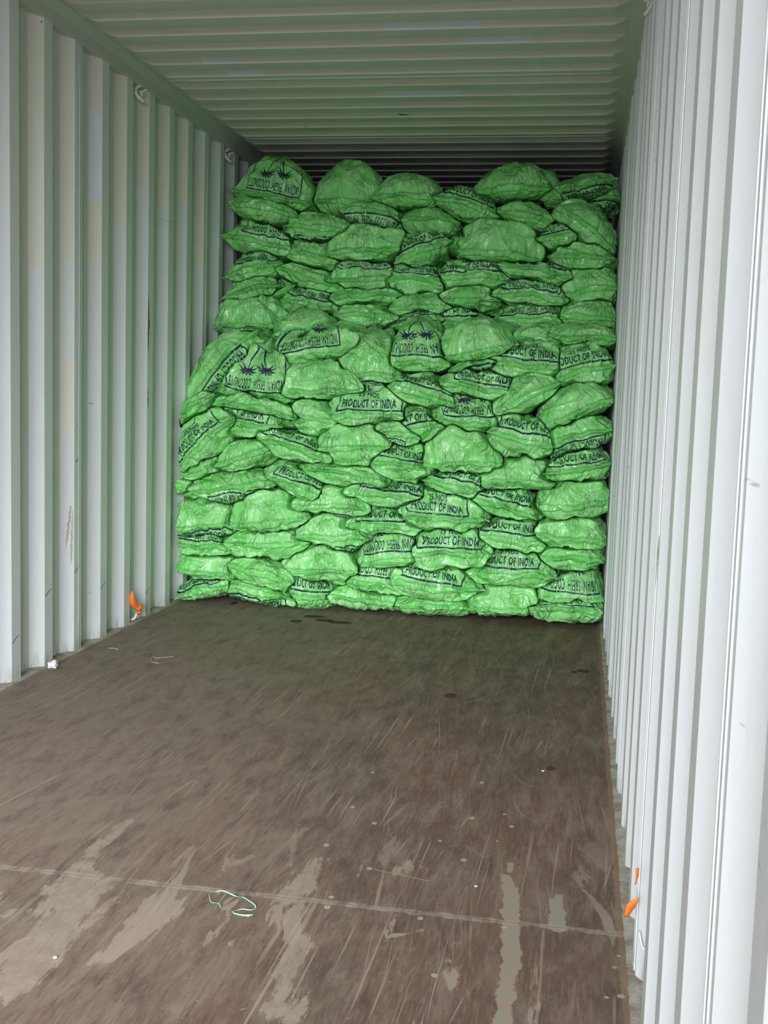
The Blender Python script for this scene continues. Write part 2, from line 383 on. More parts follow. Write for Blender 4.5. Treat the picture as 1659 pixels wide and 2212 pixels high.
# roof, corrugated across, corrugations fading out near the side rails
def roof():
    pit = 0.209; y0 = 4.5705; prof = []
    # lower crest after the slope that faces the door
    k = int(math.floor((Y0 - y0) / pit)) - 1; y = y0 + k * pit
    while y < Y1 + pit:
        prof += [(y - .026, 0.024, 'v'), (y, 0.0, 's'), (y + .080, 0.0, 'c'), (y + .100, 0.024, 'a')]
        y += pit
    prof = [q for q in prof if Y0 < q[0] < Y1]
    prof = [(Y0, prof[0][1], 'e')] + prof + [(Y1 + .01, prof[-1][1], 'e')]
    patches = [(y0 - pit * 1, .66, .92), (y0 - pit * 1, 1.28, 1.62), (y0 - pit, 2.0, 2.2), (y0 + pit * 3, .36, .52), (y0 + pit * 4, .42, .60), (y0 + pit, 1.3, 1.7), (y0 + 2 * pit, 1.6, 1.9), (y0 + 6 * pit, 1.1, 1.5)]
    xs = sorted({0.0, .05, .07, .085, .095, .105, .12, W - .12, W - .105, W - .095, W - .085, W - .07, W - .05, W} | {a for p in patches for a in p[1:]})
    V = []; F = []; cols = []
    for (y, d, _) in prof:
        for x in xs:
            e = min(x, W - x); f = min(1, max(0, (e - .05) / .07)); f = f * f * (3 - 2 * f)
            V.append((x, y, H + 0.020 * (1 - f) + d * f))
    n = len(xs)
    for i in range(len(prof) - 1):
        for j in range(n - 1):
            a = i * n + j
            F.append((a, a + 1, a + n + 1, a + n)[::-1])
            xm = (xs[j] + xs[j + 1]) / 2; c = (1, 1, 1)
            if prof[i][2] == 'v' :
                c = (1.12, 1.08, 1.0)  # door-facing slopes tinted brighter: door light put into the colour
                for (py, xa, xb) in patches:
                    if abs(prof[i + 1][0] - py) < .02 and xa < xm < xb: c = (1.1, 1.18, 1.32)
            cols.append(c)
    me = mesh_from('ceiling', V, F)
    at = me.attributes.new('paint_and_light', 'FLOAT_COLOR', 'CORNER')
    at.data.foreach_set('color', [v for f, c in zip(F, cols) for _ in f for v in (*c, 1)])
    o = link('ceiling', me, MAT_ROOF); tag(o, kind='structure')
    so = o.modifiers.new('sheet', 'SOLIDIFY'); so.thickness = 0.002; so.offset = -1
    bv = o.modifiers.new('soft', 'BEVEL'); bv.width = 0.004; bv.segments = 2; bv.limit_method = 'ANGLE'; bv.angle_limit = math.radians(25)
    for y in (y0 - 1.5 * pit + .02, y0 + 4 * pit + .05, y0 + 10 * pit + .05):
        V = []; F = []
        tube_geo(V, F, [(x, y, H - .0005) for x in np.linspace(.1, W - .1, 12)], 0.003, 6)
        link('weld_seam', mesh_from('weld_seam', V, F), MAT_WELD, o, True)
    return o
roof()

def solid(name, boxes, mat, kind='structure', bev=0.0):
    V = []; F = []
    for lo, hi in boxes: box_geo(V, F, lo, hi)
    o = link(name, mesh_from(name, V, F), mat)
    if kind: tag(o, kind=kind)
    if bev:
        b = o.modifiers.new('soft', 'BEVEL'); b.width = bev; b.segments = 3; b.limit_method = 'ANGLE'
    return o
# top side rails (square tube plus sloping gusset up to the roof sheet)
for nm, x0, s in (('trim_1', 0.0, 1), ('trim_2', W, -1)):
    pr = [(x0 - s * .045, 2.640), (x0 + s * .010, 2.640), (x0 + s * .012, 2.690), (x0 + s * .052, 2.7165), (x0 + s * .052, 2.722), (x0 - s * .045, 2.722)]
    V = [(x, y, z) for y in (Y0, Y1) for (x, z) in pr]; n = len(pr)
    F = [tuple(range(n))[::-1], tuple(range(n, 2 * n))] + [(i, (i + 1) % n, n + (i + 1) % n, n + i) for i in range(n)]
    if s < 0: F = [f[::-1] for f in F]
    o = link(nm, mesh_from(nm, V, F), MAT_RAIL); tag(o, kind='structure')
    b = o.modifiers.new('soft', 'BEVEL'); b.width = .006; b.segments = 3; b.limit_method = 'ANGLE'

# floor boards, grimy sill between boards and wall sheets
solid('floor', [((0.012, Y0, -0.03), (W - 0.014, Y1, 0.0))], MAT_FLOOR)
g = NT('grimy_sill')
p = g.pos(); n1 = g.noise(p, 9, 6, .7); n2 = g.noise(p, 60, 3, .6)
c = g.mix(g.ramp(n1, .4, .62), (0.40, 0.375, 0.31, 1), (0.24, 0.19, 0.15, 1)); c = g.mix(g.math('MULTIPLY', g.ramp(n2, .5, .7), .5), c, (0.42, 0.40, 0.34, 1))
MAT_SILL = g.set(Base_Color=c, Roughness=.8, Normal=g.bump(n1, .6, .01))
def sill(nm, x_in, x_out):
    rnd = random.Random(5); V = []; F = []; ys = np.arange(Y0, Y1, 0.03)
    for i, y in enumerate(ys):
        zi = 0.002 + rnd.random() * .002; zo = .010 + .004 * rnd.random() + .004 * math.sin(y * 7)
        xi = x_in + (rnd.random() - .5) * .004
        V += [(xi, y, -.02), (xi, y, zi), ((x_in + x_out) / 2, y, (zi + zo) / 2 + .002 * rnd.random()), (x_out, y, zo), (x_out, y, -.02)]
    for i in range(len(ys) - 1):
        for j in range(4):
            a = i * 5 + j; F.append((a, a + 1, a + 6, a + 5))
    o = link(nm, mesh_from(nm, V, F), MAT_SILL, None, True); tag(o, kind='structure')
sill('trim_3', 0.016, -0.045); sill('trim_4', W - 0.016, W + 0.045)

# ground outside, steel end frame of the opening
MAT_GROUND = plain('yard_concrete', (0.30, 0.30, 0.30 * .93), .9)
solid('ground', [((-30, -30, -0.42), (32, 40, -0.22))], MAT_GROUND)
solid('trim_5', [((-0.12, Y0 - .10, -.22), (-0.04, Y0, 2.82)), ((W + .04, Y0 - .10, -.22), (W + .12, Y0, 2.82)),
                 ((-0.12, Y0 - .10, 2.72), (W + .12, Y0, 2.82)), ((-0.12, Y0 - .10, -.17), (W + .12, Y0, -0.03))], MAT_RAIL, bev=.006)
solid('trim_6', [((-0.05, Y0, -.17), (W + .05, Y1, -0.031))], MAT_RAIL)

# rust run, scuffs and a torn flake of paint on the walls
MAT_RUST = plain('rust_run', (0.23, 0.13, 0.07), .9); MAT_SCUFF = plain('bare_scuff', (0.50, 0.43, 0.38), .8); MAT_BLACK = plain('black_scuff', (0.12, 0.12, 0.11), .9)
def wall_mark(name, wall, x0, s, pts, ws, mat, seed=1):
    rnd = random.Random(seed); P = smooth_path([(0, y, z) for y, z in pts], 8); n = len(P); V = []; F = []
    wd = np.interp(np.linspace(0, 1, n), np.linspace(0, 1, len(ws)), ws)
    for i, q in enumerate(P):
        t = (P[min(i + 1, n - 1)] - P[max(i - 1, 0)]).normalized(); sd = Vector((0, -t.z, t.y))
        for k in (-1, 1):
            v = q + sd * k * wd[i] * (.5 + rnd.uniform(-.25, .25)); V.append((x0(v.y) + s * .0022, v.y, v.z))
        if i: F.append((2 * i - 2, 2 * i, 2 * i + 1, 2 * i - 1))
    link(name, mesh_from(name, V, F), mat, wall)
flankx = lambda k: (lambda y: -0.036 * min(1, max(0, (YL + k * P_ - y) / S_)))
crest = lambda y: 0.0
wall_mark('rust_streak', wl, crest, 1, [(5.447, 1.66), (5.450, 1.58), (5.452, 1.50), (5.447, 1.42), (5.449, 1.36)], [.003, .012, .020, .012, .002], MAT_RUST, 3)
wall_mark('rust_streak', wl, crest, 1, [(5.445, 1.18), (5.452, 1.13), (5.448, 1.08)], [.004, .010, .003], MAT_RUST, 4)
wall_mark('scuff', wl, flankx(2), 1, [(4.588, .66), (4.582, .60), (4.573, .54), (4.565, .47)], [.004, .014, .010, .003], MAT_SCUFF, 5)
wall_mark('scuff', wl, flankx(2), 1, [(4.596, .64), (4.594, .56), (4.592, .48), (4.590, .40)], [.003, .007, .009, .003], MAT_SCUFF, 6)
wall_mark('scuff', wl, crest, 1, [(4.62, 1.0), (4.655, 1.03)], [.003, .003], MAT_BLACK, 7)
wall_mark('scuff', wl, crest, 1, [(4.62, .85), (4.66, .88)], [.006, .002], MAT_BLACK, 8)
for k, z in ((0, .16), (1, .30), (2, .36), (3, .24), (5, .12)):
    y = YL + k * P_; wall_mark('scuff', wl, crest, 1, [(y + .006, z), (y + .035, z + .018), (y + .066, z + .026)], [.006, .004, .001], MAT_BLACK, 9 + k)
rc = lambda y: W
wall_mark('paint_tear', wr, rc, -1, [(2.292, .93), (2.296, .90), (2.300, .86), (2.305, .82)], [.004, .014, .008, .002], MAT_SCUFF, 20)

# ------------------------------------------------------------------ marks on the floor
floor = bpy.data.objects['floor']
MAT_PUTTY = None
g = NT('dried_putty'); p = g.pos(); a = g.noise(g.scale(p, (2, 1, 1)), 12, 5, .65); 
c = g.mix(g.ramp(a, .35, .6), (0.30, 0.225, 0.165, 1), (0.27, 0.245, 0.205, 1)); MAT_PUTTY = g.set(Base_Color=c, Roughness=.75, Normal=g.bump(a, .5, .004))
MAT_DUST = plain('worn_plywood_patch', (0.30, 0.235, 0.185), .8)
MAT_SCR = plain('scratch_in_plywood', (0.31, 0.24, 0.19), .9)
MAT_PLUG = plain('pale_screw_plug', (0.42, 0.33, 0.25), .7)
MAT_DARK = plain('dark_stain', (0.085, 0.062, 0.05), .95)
MAT_DARK.node_tree.nodes['Principled BSDF'].inputs['Specular IOR Level'].default_value = .1
def ragged(name, path, width, mat, z=0.0006, seed=1, jag=.25, step=.012):
    """flat ragged streak along a path, width per point"""
    rnd = random.Random(seed); P = smooth_path([(x, y, 0) for x, y in path], max(4, int(0.3 / step / 3)))
    n = len(P); V = []; F = []
    ws = np.interp(np.linspace(0, 1, n), np.linspace(0, 1, len(width)), width)
    la = ra = 0
    for i, q in enumerate(P):
        t = (P[min(i + 1, n - 1)] - P[max(i - 1, 0)]); t.normalize(); s = Vector((-t.y, t.x, 0))
        la = la * .6 + (rnd.random() - .5) * jag; ra = ra * .6 + (rnd.random() - .5) * jag
        V += [tuple(q + s * ws[i] * (.5 + la) + Vector((0, 0, z))), tuple(q - s * ws[i] * (.5 + ra) + Vector((0, 0, z)))]
        if i: F.append((2 * i - 2, 2 * i, 2 * i + 1, 2 * i - 1))
    return link(name, mesh_from(name, V, F), mat, floor)
def disc(name, x, y, rx, ry, mat, z=.0008, seed=0):
    rnd = random.Random(seed + int(x * 997) + int(y * 131)); n = 14
    V = [(x + rx * math.cos(6.2832 * k / n) * (1 + .25 * (rnd.random() - .5)), y + ry * math.sin(6.2832 * k / n) * (1 + .25 * (rnd.random() - .5)), z) for k in range(n)]
    return link(name, mesh_from(name, V, [tuple(range(n))]), mat, floor)
ragged('scraped_bar', [(1.725, 2.673), (1.8, 2.656), (1.871, 2.639)], [0.0051, 0.0051, 0.0051], MAT_SCR, z=0.0006, seed=11, jag=0.1)
ragged('scratch', [(1.69, 4.192), (1.731, 3.94), (1.765, 3.672), (1.775, 3.509), (1.776, 3.394)], [0.0, 0.003, 0.002, 0.002, 0.001], MAT_SCR, z=0.0009, seed=20, jag=0.2)
ragged('scratch', [(1.577, 3.495), (1.611, 3.445), (1.657, 3.4), (1.681, 3.387)], [0.001, 0.001, 0.002, 0.0], MAT_SCR, z=0.0009, seed=21, jag=0.2)
ragged('scratch', [(2.036, 3.303), (2.046, 3.222), (2.07, 3.149), (2.112, 3.091), (2.151, 3.057)], [0.0, 0.003, 0.0032, 0.002, 0.0], MAT_SCR, z=0.0009, seed=22, jag=0.2)
ragged('scratch', [(2.011, 3.514), (2.05, 3.43), (2.082, 3.394), (2.136, 3.373)], [0.001, 0.0032, 0.0032, 0.001], MAT_SCR, z=0.0009, seed=23, jag=0.2)
ragged('scratch', [(1.695, 3.067), (1.708, 2.98), (1.734, 2.887), (1.775, 2.817)], [0.001, 0.0014, 0.002, 0.001], MAT_SCR, z=0.0009, seed=24, jag=0.2)
ragged('scratch', [(1.717, 4.186), (1.785, 4.262), (1.886, 4.424), (1.956, 4.57), (2.073, 4.67)], [0.001, 0.0032, 0.0032, 0.0022, 0.001], MAT_SCR, z=0.0009, seed=25, jag=0.2)
ragged('scratch', [(1.799, 3.018), (1.813, 3.032), (1.859, 3.044)], [0.001, 0.002, 0.0], MAT_SCR, z=0.0009, seed=26, jag=0.2)
ragged('scratch', [(1.708, 2.867), (1.728, 2.818), (1.761, 2.774)], [0.0014, 0.001, 0.0], MAT_SCR, z=0.0009, seed=27, jag=0.2)
ragged('scratch', [(1.913, 2.878), (1.951, 2.861), (1.992, 2.813)], [0.0, 0.002, 0.001], MAT_SCR, z=0.0009, seed=28, jag=0.2)
ragged('scratch', [(1.664, 3.872), (1.667, 3.711)], [0.0, 0.001], MAT_SCR, z=0.0009, seed=29, jag=0.2)
ragged('scratch', [(1.634, 3.059), (1.657, 3.255), (1.672, 3.385), (1.667, 3.56)], [0.0, 0.0022, 0.002, 0.001], MAT_SCR, z=0.0009, seed=30, jag=0.2)
ragged('scratch', [(1.665, 3.013), (1.706, 3.25)], [0.001, 0.0], MAT_SCR, z=0.0009, seed=31, jag=0.2)
ragged('scratch', [(1.906, 4.827), (1.902, 4.429), (1.904, 4.198)], [0.001, 0.002, 0.0], MAT_SCR, z=0.0009, seed=32, jag=0.2)
ragged('scratch', [(1.95, 2.347), (1.946, 2.138), (1.948, 2.013)], [0.001, 0.0032, 0.0], MAT_SCR, z=0.0009, seed=33, jag=0.2)
ragged('scratch', [(1.83, 2.319), (1.84, 2.2), (1.842, 1.989)], [0.001, 0.002, 0.0], MAT_SCR, z=0.0009, seed=34, jag=0.2)
ragged('scratch', [(1.912, 2.302), (1.893, 2.126), (1.875, 1.996)], [0.0, 0.0014, 0.0], MAT_SCR, z=0.0009, seed=35, jag=0.2)
ragged('scratch', [(1.548, 2.983), (1.561, 2.913), (1.588, 2.877)], [0.001, 0.001, 0.001], MAT_SCR, z=0.0009, seed=36, jag=0.2)
ragged('scratch', [(1.832, 3.647), (1.833, 3.525), (1.834, 3.428)], [0.0014, 0.0022, 0.0014], MAT_SCR, z=0.0009, seed=37, jag=0.2)
ragged('scratch', [(1.917, 3.547), (1.913, 3.322), (1.901, 2.986)], [0.001, 0.001, 0.001], MAT_SCR, z=0.0009, seed=38, jag=0.2)
ragged('scratch', [(1.993, 2.995), (1.966, 2.656), (1.946, 2.49)], [0.001, 0.0014, 0.001], MAT_SCR, z=0.0009, seed=39, jag=0.2)
ragged('scratch', [(1.482, 2.642), (1.533, 2.743), (1.579, 2.868)], [0.0, 0.0014, 0.0], MAT_SCR, z=0.0009, seed=40, jag=0.2)
ragged('scratch', [(1.815, 3.146), (1.81, 2.865), (1.822, 2.522)], [0.001, 0.001, 0.001], MAT_SCR, z=0.0009, seed=41, jag=0.2)
ragged('scratch', [(1.966, 2.656), (1.958, 2.513), (1.955, 2.414), (1.956, 2.295)], [0.0014, 0.001, 0.0014, 0.0], MAT_SCR, z=0.0009, seed=42, jag=0.2)
ragged('scratch', [(2.171, 2.346), (2.175, 2.154)], [0.0, 0.001], MAT_SCR, z=0.0009, seed=43, jag=0.2)
ragged('scratch', [(2.124, 2.203), (2.177, 2.14)], [0.001, 0.001], MAT_SCR, z=0.0009, seed=44, jag=0.2)
ragged('scratch', [(2.097, 2.633), (2.135, 2.636), (2.173, 2.624)], [0.001, 0.0022, 0.001], MAT_SCR, z=0.0009, seed=45, jag=0.2)
ragged('scratch', [(0.806, 2.777), (0.856, 2.768), (0.913, 2.719), (0.977, 2.628)], [0.0, 0.002, 0.002, 0.001], MAT_SCR, z=0.0009, seed=60, jag=0.2)
ragged('scratch', [(1.295, 3.042), (1.28, 2.884), (1.266, 2.727)], [0.0, 0.001, 0.0], MAT_SCR, z=0.0009, seed=61, jag=0.2)
ragged('scratch', [(0.745, 3.812), (0.752, 3.501), (0.703, 3.297), (0.656, 3.041)], [0.0, 0.002, 0.0022, 0.001], MAT_SCR, z=0.0009, seed=62, jag=0.2)
ragged('scratch', [(1.035, 3.289), (0.976, 3.109), (0.939, 3.031)], [0.0, 0.0014, 0.0014], MAT_SCR, z=0.0009, seed=63, jag=0.2)
ragged('scratch', [(1.49, 2.086), (1.478, 1.992), (1.486, 1.907)], [0.0, 0.002, 0.001], MAT_SCR, z=0.0009, seed=64, jag=0.2)
ragged('scratch', [(1.334, 2.065), (1.342, 1.968)], [0.0, 0.001], MAT_SCR, z=0.0009, seed=65, jag=0.2)
ragged('scratch', [(0.982, 2.381), (0.955, 2.31), (0.95, 2.229)], [0.0014, 0.002, 0.001], MAT_SCR, z=0.0009, seed=66, jag=0.2)
ragged('scratch', [(1.181, 3.253), (1.241, 3.242), (1.303, 3.222)], [0.0, 0.002, 0.001], MAT_SCR, z=0.0009, seed=67, jag=0.2)
ragged('scratch', [(1.487, 2.838), (1.515, 2.687)], [0.0, 0.001], MAT_SCR, z=0.0009, seed=68, jag=0.2)
ragged('scratch', [(1.465, 2.7), (1.561, 2.822)], [0.0, 0.001], MAT_SCR, z=0.0009, seed=69, jag=0.2)
ragged('scratch', [(0.841, 3.073), (0.801, 2.945), (0.805, 2.791)], [0.001, 0.001, 0.001], MAT_SCR, z=0.0009, seed=70, jag=0.2)
disc('screw_plug', 1.574, 2.792, 0.008, 0.011, MAT_PLUG)
disc('screw_plug', 1.586, 3.078, 0.007, 0.011, MAT_PLUG)
disc('screw_plug', 1.933, 3.08, 0.008, 0.011, MAT_PLUG)
disc('screw_plug', 2.047, 3.045, 0.007, 0.01, MAT_PLUG)
disc('screw_plug', 1.864, 2.895, 0.005, 0.007, MAT_PLUG)
disc('screw_plug', 1.94, 2.785, 0.008, 0.011, MAT_PLUG)
disc('screw_plug', 1.656, 2.442, 0.008, 0.01, MAT_PLUG)
disc('screw_plug', 1.876, 2.438, 0.007, 0.009, MAT_PLUG)
disc('screw_plug', 2.067, 2.439, 0.007, 0.008, MAT_PLUG)
disc('screw_plug', 1.941, 2.193, 0.008, 0.009, MAT_PLUG)
disc('screw_plug', 1.588, 3.385, 0.006, 0.01, MAT_PLUG)
disc('screw_plug', 1.67, 2.973, 0.007, 0.01, MAT_PLUG)
disc('screw_plug', 1.934, 3.381, 0.007, 0.012, MAT_PLUG)
disc('screw_plug', 1.654, 2.495, 0.007, 0.008, MAT_PLUG)
disc('screw_plug', 1.712, 2.675, 0.007, 0.009, MAT_PLUG)
disc('screw_plug', 2.021, 3.133, 0.005, 0.007, MAT_PLUG)
disc('screw_plug', 2.117, 3.539, 0.004, 0.007, MAT_PLUG)
disc('screw_plug', 2.016, 2.931, 0.004, 0.005, MAT_PLUG)
disc('screw_plug', 2.32, 2.366, 0.005, 0.005, MAT_PLUG)
disc('screw_plug', 2.309, 2.314, 0.005, 0.005, MAT_PLUG)
disc('screw_plug', 2.319, 2.199, 0.008, 0.008, MAT_PLUG)
disc('screw_plug', 2.29, 2.188, 0.005, 0.005, MAT_PLUG)
disc('dark_stain', 1.722, 4.364, 0.026, 0.035, MAT_DARK)
disc('dark_stain', 2.247, 4.937, 0.028, 0.034, MAT_DARK)
disc('dark_stain', 0.832, 5.73, 0.061, 0.036, MAT_DARK)
disc('dark_stain', 0.773, 5.583, 0.032, 0.035, MAT_DARK)
disc('dark_stain', 0.906, 5.653, 0.051, 0.035, MAT_DARK)
disc('dark_stain', 0.318, 5.952, 0.019, 0.04, MAT_DARK)
disc('dark_stain', 1.0, 5.622, 0.069, 0.034, MAT_DARK)
disc('dark_stain', 2.207, 4.907, 0.016, 0.026, MAT_DARK)
disc('dark_stain', 2.142, 3.576, 0.014, 0.023, MAT_DARK)

# ------------------------------------------------------------------ pale ties and film tips on some sacks
def tie(o, s, geo, side):
    p, U, Vv, u, th, ph, v = geo
    gi = np.interp(side * (s.a + .004), u, np.arange(len(u))); gj = np.interp(0, v, np.arange(len(v)))
    q = bil(p, np.array([gi]), np.array([gj]))[0] - np.array([s.x, s.y + .1, s.z])
    r = random.Random(s.i); V = []; F = []
    d = Vector((side, -.5, r.uniform(-.5, .3))).normalized()
    P = [Vector(q) + d * t for t in (-.006, .0, .008, .016, .022)]
    tube_geo(V, F, P, [.004, .007, .004, .010, .007], 9, .5)
    V = [(a + r.uniform(-.002, .002), b + r.uniform(-.002, .002), c + r.uniform(-.002, .002)) for a, b, c in V]
    k = link('tie', mesh_from('tie', V, F), MAT_TIE, o, True); k['label'] = 'pale gathered tie at the sack corner'

# ------------------------------------------------------------------ sack shape
rng = np.random.default_rng(11)
_T3 = rng.random(4096)
def _h(ix, iy, iz, s):
    return _T3[(ix * 73 + iy * 179 + iz * 283 + s * 991 + (ix * iy) % 61 * 7 + (iy * iz) % 53 * 13) & 4095]
def vn(x, y, z, s):
    ix, iy, iz = np.floor(x).astype(np.int64), np.floor(y).astype(np.int64), np.floor(z).astype(np.int64)
    fx, fy, fz = x - ix, y - iy, z - iz
    fx = fx * fx * (3 - 2 * fx); fy = fy * fy * (3 - 2 * fy); fz = fz * fz * (3 - 2 * fz)
    r = 0
    for a in (0, 1):
        for b in (0, 1):
            for c in (0, 1):
                r = r + _h(ix + a, iy + b, iz + c, s) * (fx if a else 1 - fx) * (fy if b else 1 - fy) * (fz if c else 1 - fz)
    return r
def ridge(n): return 1 - np.abs(2 * n - 1)
def spow(v, e): return np.sign(v) * np.abs(v) ** e

NU, NV = 200, 81
EXP_EQ, EXP_PR = 3.4, 2.5
class Sack:
    def __init__(s, idx, row):
        (s.x, s.y, s.z, s.a, s.bt, s.bb, s.tilt, s.pr, s.us, s.vo, s.label) = row
        s.i = idx; s.L = 0.24; s.yc = s.y + s.L
        r = random.Random(idx * 7 + 3); s.r = r
        s.yaw = math.radians(r.uniform(-7, 7)); s.droop = r.uniform(-.10, .03); s.tap = r.uniform(.10, .34); s.bias = r.uniform(-.05, .05); s.ph_ = [r.uniform(0, 6.28) for _ in range(5)]
        s.bt = max(s.bt, .03); s.bb = max(s.bb, .03)
        t = -math.radians(s.tilt)
        Ry = np.array([[math.cos(t), 0, math.sin(t)], [0, 1, 0], [-math.sin(t), 0, math.cos(t)]])
        Rz = np.array([[math.cos(s.yaw), -math.sin(s.yaw), 0], [math.sin(s.yaw), math.cos(s.yaw), 0], [0, 0, 1]])
        s.R = Ry @ Rz; s.c = np.array([s.x, s.yc, s.z])
    def local(s, p):
        q = (p - s.c) @ s.R
        q = q.copy(); q[..., 2] -= s.droop * q[..., 0] ** 2 / s.a
        return q
    def world(s, q):
        q = q.copy(); q[..., 2] += s.droop * q[..., 0] ** 2 / s.a
        return q @ s.R.T + s.c
    def f(s, p):
        q = s.local(p)
        b = np.where(q[..., 2] > 0, s.bt, s.bb)
        ax = s.a * (1 - s.tap * np.minimum(np.abs(q[..., 2] / b), 1.3) ** 1.4)
        e = (np.abs(q[..., 0] / ax) ** EXP_EQ + np.abs(q[..., 1] / s.L) ** EXP_EQ) ** (1 / EXP_EQ)
        return (e ** EXP_PR + np.abs(q[..., 2] / b) ** EXP_PR) ** (1 / EXP_PR)
    def claim(s, p):
        """lower = this sack holds the spot; wavy, and strong along its own hem so corners drape over neighbours"""
        q = s.local(p)
        b = np.where(q[..., 2] > 0, s.bt, s.bb)
        hem = np.exp(-(q[..., 2] / (.30 * b + .008)) ** 2) * np.clip(np.abs(q[..., 0]) / s.a, 0, 1.2) ** 2
        X, Y, Z = p[..., 0], p[..., 1], p[..., 2]; h = s.ph_
        w = .20 * np.sin(X * 19 + h[0] + 2.1 * np.sin(Z * 16 + h[1])) + .17 * np.sin(Z * 27 + Y * 9 + h[2] + 2.0 * np.sin(X * 22 + h[3])) + .07 * np.sin(X * 61 + Z * 53 + h[4])
        return s.f(p) - .16 * hem + .30 * w + s.bias
    def base(s, th, ph):
        """th: angle round the seam (0 = towards the door), ph: angle above the seam"""
        cp = np.cos(ph) ** (2 / EXP_PR); sp = spow(np.sin(ph), 2 / EXP_PR)
        x = s.a * spow(np.sin(th), 2 / EXP_EQ) * cp; y = -s.L * spow(np.cos(th), 2 / EXP_EQ) * cp
        x = x * (1 - s.tap * np.abs(sp) ** 1.4)
        return np.stack([x, y, np.where(ph > 0, s.bt, s.bb) * sp], -1)

def clip_grid(s, others):
    """how far each ray from the middle may run before it meets the neighbour"""
    th = np.linspace(-math.pi, math.pi, 101); ph = np.linspace(-math.pi / 2, math.pi / 2, 51)
    TH, PH = np.meshgrid(th, ph, indexing='ij')
    d = s.base(TH, PH); tm = 1.26 if s.z < 2.2 else 1.0; t = np.full(TH.shape, tm)
    for o in others:
        if o is s: continue
        if abs(o.x - s.x) > o.a + s.a + .12 or abs(o.z - s.z) > .55: continue
        lo = np.full(TH.shape, .30); hi = t.copy()
        w_ = s.world(d * hi[..., None]); g1 = o.claim(w_) - s.claim(w_)
        m = g1 < 0
        if not m.any(): continue
        for _ in range(9):
            mid = (lo + hi) / 2; w_ = s.world(d * mid[..., None]); g = o.claim(w_) - s.claim(w_)
            hi = np.where(g < 0, mid, hi); lo = np.where(g < 0, lo, mid)
        t = np.where(m, (lo + hi) / 2, t)
    for _ in range(1):
        t0 = t
        g0 = np.where(t >= tm - 1e-6, 1.0, t)           # only grow towards a neighbour
        ex = np.clip(g0 - 1, 0, None)
        for _ in range(3):
            ex = .4 * ex + .15 * (np.roll(ex, 1, 0) + np.roll(ex, -1, 0)) + .15 * (np.vstack([ex.T[:1], ex.T[:-1]]).T + np.vstack([ex.T[1:], ex.T[-1:]]).T)
        t = np.minimum(g0, 1) + ex
        t = .5 * t + .125 * (np.roll(t, 1, 0) + np.roll(t, -1, 0)) + .125 * (np.vstack([t.T[:1], t.T[:-1]]).T + np.vstack([t.T[1:], t.T[-1:]]).T)
        t = np.minimum(t, t0)
    return t

def bil(G, i, j):
    i0 = np.clip(np.floor(i).astype(int), 0, G.shape[0] - 2); j0 = np.clip(np.floor(j).astype(int), 0, G.shape[1] - 2)
    fi = np.clip(i - i0, 0, 1); fj = np.clip(j - j0, 0, 1)
    if G.ndim == 3: fi = fi[..., None]; fj = fj[..., None]
    return G[i0, j0] * (1 - fi) * (1 - fj) + G[i0 + 1, j0] * fi * (1 - fj) + G[i0, j0 + 1] * (1 - fi) * fj + G[i0 + 1, j0 + 1] * fi * fj

